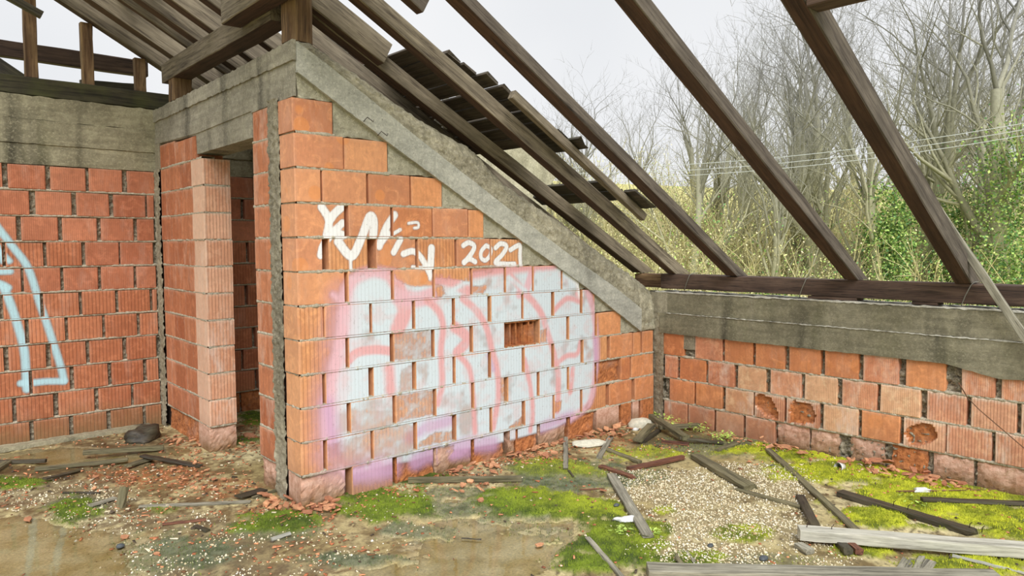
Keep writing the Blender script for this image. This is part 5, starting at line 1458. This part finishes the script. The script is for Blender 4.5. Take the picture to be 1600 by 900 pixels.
weed(1090, 675, 80, .07, .06, 'light green weeds in front of the right wall near the corner', 2)
weed(1130, 690, 80, .07, .05, 'light green weeds at the end of the corner pile', 3)
weed(1025, 655, 30, .06, .02, 'tiny weed at the foot of the corner column', 4)
weed(968, 837, 30, .05, .03, 'pale seedling on the bright moss in the centre', 5)
weed(1022, 838, 24, .04, .02, 'pale seedling at the tip of the split board', 6)
weed(1550, 750, 110, .05, .08, 'low weeds at the right wall foot by the right edge', 7)
weed(1415, 782, 24, .03, .03, 'small rosette on the moss below the plastic wrapper', 8)
weed(1437, 792, 24, .03, .03, 'small rosette on the moss next to the blackened board', 9)
weed(640, 693, 16, .03, .012, 'tiny weed growing from the graffiti wall joint', 10)

# ------------------------------------------------------------------ woodland
def bark_cols(n, base, r, v=.2): return np.tile(base, (n, 1)) * (1 + v * (r.rand(n, 1) - .5))
class TM:
    def __init__(s): s.V, s.Q, s.C, s.n = [], [], [], 0
    def tube(s, P, R, sides, col):
        P = np.asarray(P); n = len(P)
        D = np.gradient(P, axis=0); D /= np.linalg.norm(D, axis=1)[:, None] + 1e-9
        ref = np.array([.3, .8, .5]) if abs(D[0] @ np.array([.3, .8, .5])) < .9 else np.array([1., 0, 0])
        A = np.cross(D, ref); A /= np.linalg.norm(A, axis=1)[:, None] + 1e-9
        B = np.cross(D, A)
        t = np.arange(sides) * 2 * np.pi / sides
        ring = P[:, None] + (A[:, None] * np.cos(t)[None, :, None] + B[:, None] * np.sin(t)[None, :, None]) * np.asarray(R)[:, None, None]
        s.V.append(ring.reshape(-1, 3)); s.C.append(np.repeat(np.atleast_2d(col), n * sides, 0) if np.ndim(col) == 1 else np.repeat(col, sides, 0))
        i, j = np.meshgrid(np.arange(n - 1), np.arange(sides))
        a = (i * sides + j).ravel(); b = (i * sides + (j + 1) % sides).ravel()
        s.Q.append(np.stack([a, b, b + sides, a + sides], -1) + s.n); s.n += n * sides
    def build(s, name, mat):
        me = quad_mesh(name, np.concatenate(s.V), np.concatenate(s.Q), M[mat], True)
        C = np.concatenate(s.C)
        ca = me.color_attributes.new('col', 'FLOAT_COLOR', 'POINT')
        ca.data.foreach_set('color', np.concatenate([C, np.ones((len(C), 1))], 1).astype(np.float32).ravel())
        return me
def grow(seed, H=12.0, levels=4, spread=.5, r0=.2, forky=.35, fine=1.0):
    r = np.random.RandomState(seed); tm = TM(); tw = TM()
    lo, hi = c3(190, 186, 124), c3(140, 140, 138)
    cnt = [0]
    def branch(p, d, L, rad, lev):
        n = 7 if lev == 0 else (5 if lev < 3 else 3)
        P, R = [p], [rad]
        dd = d.copy()
        for i in range(n):
            dd = dd + r.normal(0, .13 if lev else .05, 3) + np.array([0, 0, .06 if lev else .1])
            dd /= np.linalg.norm(dd)
            P.append(P[-1] + dd * L / n); R.append(rad * (1 - (.55 if lev == 0 else .8) * (i + 1) / n))
        P = np.array(P)
        t = np.clip(P[:, 2] / H, 0, 1)[:, None]
        (tm if lev < 2 else tw).tube(P, R, (8, 6, 4, 3, 3)[lev], (lo * (1 - t) + hi * t) * (1 + .15 * r.normal()))
        if lev >= levels: return
        m = [9, 7, 5, 4][lev]
        m = int(m * (fine if lev >= 2 else 1) + r.rand())
        for j in range(m):
            f = r.uniform(.32 if lev == 0 else .2, 1.0) if j else 1.0
            k = min(int(f * n), n - 1); fr = f * n - k
            q = P[k] * (1 - fr) + P[k + 1] * fr
            ax = P[min(k + 1, n)] - P[k]; ax /= np.linalg.norm(ax)
            side = r.normal(0, 1, 3); side -= ax * (side @ ax); side /= np.linalg.norm(side)
            a = r.uniform(.35, .95) * (1 if lev else spread * 1.6)
            nd = ax * math.cos(a) + side * math.sin(a); nd[2] += .12
            nd /= np.linalg.norm(nd)
            branch(q, nd, L * r.uniform(.38, .62) * (1 if lev else .9), max(rad * (1 - .6 * f) * r.uniform(.45, .7), .006), lev + 1)
    branch(np.zeros(3), np.array([r.normal(0, .05), r.normal(0, .05), 1.]), H * .78, r0, 0)
    return tm.build('trunk', 'bark'), tw.build('twigs', 'bark')
GZ = -4.0
def leaves(n, pts, size, cols, seed, jit=.3):
    r = np.random.RandomState(seed)
    c = pts[r.randint(len(pts), size=n)] + r.normal(0, jit, (n, 3))
    a = r.normal(0, 1, (n, 3)); a /= np.linalg.norm(a, axis=1)[:, None]
    b = np.cross(a, r.normal(0, 1, (n, 3))); b /= np.linalg.norm(b, axis=1)[:, None]
    s_ = (size * r.uniform(.6, 1.3, n))[:, None]
    V = np.stack([c - a * s_, c + b * s_ * .7, c + a * s_, c - b * s_ * .7], 1).reshape(-1, 3)
    C = np.array(cols)[r.randint(len(cols), size=n)] * r.uniform(.7, 1.25, (n, 1))
    return V, np.arange(4 * n).reshape(-1, 4), np.repeat(C, 4, 0)
def leaf_mesh(name, n, pts, size, cols, seed, jit=.3):
    V, Q, C = leaves(int(n * 2.6), pts, size * .45, cols, seed, jit)
    me = quad_mesh(name, V, Q, M['leaf'])
    ca = me.color_attributes.new('col', 'FLOAT_COLOR', 'POINT')
    ca.data.foreach_set('color', np.concatenate([C, np.ones((len(C), 1))], 1).astype(np.float32).ravel())
    return me
tree_me = [grow(31 + i, 12, 4, (.42, .6, .5, .35, .55, .45)[i], (.28, .32, .24, .2, .3, .24)[i], fine=.8) for i in range(6)]
def place_tree(k, u, d, top_v, rot, label, group=None, ivy=None, name='bare_tree'):
    p = CAM + (ray(u, 383) * (d / FPX)); p[2] = GZ + ground_rise(d)
    H = (383 - top_v) / FPX * d + CAM[2] - p[2]
    s_ = H / 13.0
    o = bpy.data.objects.new(name, None); o.empty_display_size = .2; link(o)
    o.matrix_world = Matrix.Translation(p) @ Matrix.Rotation(rot, 4, 'Z') @ Matrix.Diagonal((s_, s_, s_, 1))
    tag(o, label, 'tree', group)
    link(bpy.data.objects.new('trunk', tree_me[k][0]), o)
    tw = bpy.data.objects.new('twigs', tree_me[k][1]); link(tw, o); tw['kind'] = 'stuff'
    if ivy:
        z0, z1, rad, n, cols = ivy
        r = np.random.RandomState(int(u))
        zz = r.uniform(z0 / s_, z1 / s_, 60); an = r.rand(60) * 6.28
        pts = np.stack([np.cos(an) * rad / s_ * .5, np.sin(an) * rad / s_ * .5, zz], -1)
        c = bpy.data.objects.new('ivy', leaf_mesh('ivy', n, pts, .095 / s_, [c * .8 for c in cols], int(u), .28 * rad / s_ * 1.4)); link(c, o)
    return o
def ground_rise(d): return max(0.0, (d - 22) * 0.16)
GREEN = [c3(166, 200, 100), c3(128, 172, 82), c3(96, 144, 80), c3(196, 218, 126)]
YEL = [c3(226, 220, 158), c3(212, 214, 140), c3(232, 222, 182), c3(196, 208, 130)]
place_tree(0, 1430, 24, 6, .3, 'tall forked bare tree right of the rightmost rafter', None)
place_tree(1, 1278, 27, 62, 1.7, 'bare tree with a straight trunk left of the rightmost rafter', None)
place_tree(2, 1075, 25, 118, 2.4, 'round-crowned bare tree between the two middle rafters', None)
place_tree(4, 1590, 20, -90, 4.0, 'bare tree wrapped in dark ivy at the right edge', None, (3.2, 8.6, 1.1, 4200, GREEN))
place_tree(3, 1393, 22, 40, 5.1, 'slender tree with an ivy sleeve seen beneath the rightmost rafter', None, (2.5, 7.2, .7, 4200, GREEN))
place_tree(5, 1492, 23, 20, 2.9, 'ivy-covered tree between the leaning lath and the right edge', None, (2.5, 6.8, .8, 3200, GREEN))
place_tree(3, 1210, 21, 150, 3.3, 'thin bare tree with a mossy base above the wall plate', None, (1.8, 4.2, .6, 800, GREEN))
place_tree(5, 905, 30, 190, 1.0, 'pale bare tree behind the loose roof lath', None)
i = 0
rr = random.Random(5)
sky_u = [600, 850, 940, 1040, 1140, 1240, 1320, 1400, 1500, 1600, 1700]
sky_v = [220, 205, 150, 128, 90, 40, 28, 10, 10, -10, -20]
for row, (d0, n_, lo_) in enumerate(((27, 5, 25), (33, 8, 15), (41, 11, 5))):
    for j in range(n_):
        u = 800 + (1720 - 800) * (j + rr.uniform(.1, .9)) / n_
        tv = float(np.interp(u, sky_u, sky_v)) + lo_ + rr.uniform(-5, 50)
        place_tree(rr.randrange(6), u, d0 + rr.uniform(-2, 4), tv, rr.uniform(0, 6.28), 'bare leafless tree in the woodland behind', 'bare trees of the woodland')
# undergrowth
def shrub(seed, leafy, cols):
    r = np.random.RandomState(seed); tm = TM(); tips = []
    for i in range(46):
        a = r.rand() * 6.28; q = np.array([r.normal(0, .35), r.normal(0, .35), 0.])
        d = np.array([math.cos(a) * .55, math.sin(a) * .55, 1.]); L = r.uniform(1.6, 3.2)
        P = [q]
        for k in range(5):
            d = d + r.normal(0, .16, 3) + [0, 0, -.05]; d /= np.linalg.norm(d)
            P.append(P[-1] + d * L / 5)
        P = np.array(P); tm.tube(P, np.linspace(.014, .004, 6), 3, c3(196, 186, 136) * r.uniform(.7, 1.2)); tips += list(P[1:])
        for k in range(9):
            j = r.randint(1, 5); dd = d + r.normal(0, .7, 3); dd /= np.linalg.norm(dd)
            e_ = P[j] + dd * r.uniform(.3, .9)
            tm.tube(np.array([P[j], (P[j] + e_) / 2 + r.normal(0, .05, 3), e_]), [.006, .005, .003], 3, c3(206, 198, 146) * r.uniform(.7, 1.2)); tips.append(e_)
    m1 = tm.build('stems', 'bark')
    m2 = leaf_mesh('foliage', leafy, np.array(tips), .035, cols, seed, .13)
    return m1, m2
shrubs = [shrub(3, 1400, YEL), shrub(4, 2200, YEL), shrub(5, 3400, GREEN), shrub(6, 700, YEL)]
def place_shrub(k, u, d, s_, label, group, dz=0):
    p = CAM + (ray(u, 383) * (d / FPX)); p[2] = GZ + ground_rise(d) + dz
    o = bpy.data.objects.new('shrub', shrubs[k][0]); link(o)
    o.matrix_world = Matrix.Translation(p) @ Matrix.Rotation(rr.uniform(0, 6.28), 4, 'Z') @ Matrix.Diagonal((s_, s_, s_ * rr.uniform(.9, 1.2), 1))
    tag(o, label, 'shrub', group)
    c = bpy.data.objects.new('foliage', shrubs[k][1]); link(c, o); c['kind'] = 'stuff'
for row, (d0, n_, sc_) in enumerate(((19, 15, 1.7), (24, 18, 1.9), (30, 22, 2.1), (38, 26, 2.3))):
    for j in range(n_):
        u = 780 + 950 * (j + rr.uniform(0, 1)) / n_
        right = u > 1230
        k = rr.choice([1, 2, 0, 2]) if right and row < 2 else rr.choice([0, 3, 1, 3])
        place_shrub(k, u, d0 + rr.uniform(-1.5, 1.5), sc_ * rr.uniform(.85, 1.15), 'green leafy shrub in the undergrowth beyond the wall' if k == 2 else 'straw-coloured twiggy shrub in the undergrowth beyond the wall', 'green undergrowth shrubs' if k == 2 else 'twiggy undergrowth shrubs')
# woodland floor rising behind
gxs, gys = np.linspace(-60, 90, 76), np.linspace(-60, 90, 76)
A, B = np.meshgrid(gxs, gys)
dist = np.hypot(A - CAM[0], B - CAM[1])
Zg = GZ + np.maximum(0, (dist - 22) * .16) - .05 + .35 * (fbm(A, B, .15, 3) - .5)
i, k = np.meshgrid(np.arange(75), np.arange(75)); q = (k * 76 + i).ravel()
gm = quad_mesh('ground', np.stack([A, B, Zg], -1).reshape(-1, 3), np.stack([q, q + 1, q + 77, q + 76], -1), None, True)
s = NT('leaf_litter', .95)
s.color(s.ramp(s.noise(.8, 8, .7), (.3, lin(164, 156, 98)), (.55, lin(206, 200, 130)), (.75, lin(170, 182, 100))))
gm.materials.append(s.m)
tag(obj('ground', gm), 'woodland floor beyond the building', None, kind='structure')
# power lines
a0, a1 = CAM + ray(930, 262) * (19 / FPX), CAM + ray(1680, 178) * (15 / FPX)
for j, dv in enumerate((0, 10, 19)):
    p, q_ = a0 - np.array([0, 0, dv / FPX * 17]), a1 - np.array([0, 0, dv / FPX * 15])
    pts = [p + (q_ - p) * t - np.array([0, 0, .25 * 4 * t * (1 - t)]) for t in np.linspace(-.6, 1.4, 24)]
    tag(tube('power_line', pts, .009, 'cable', sides=4), ['topmost of three pale power lines before the trees', 'middle of three pale power lines before the trees', 'lowest of three pale power lines before the trees'][j], 'cable')
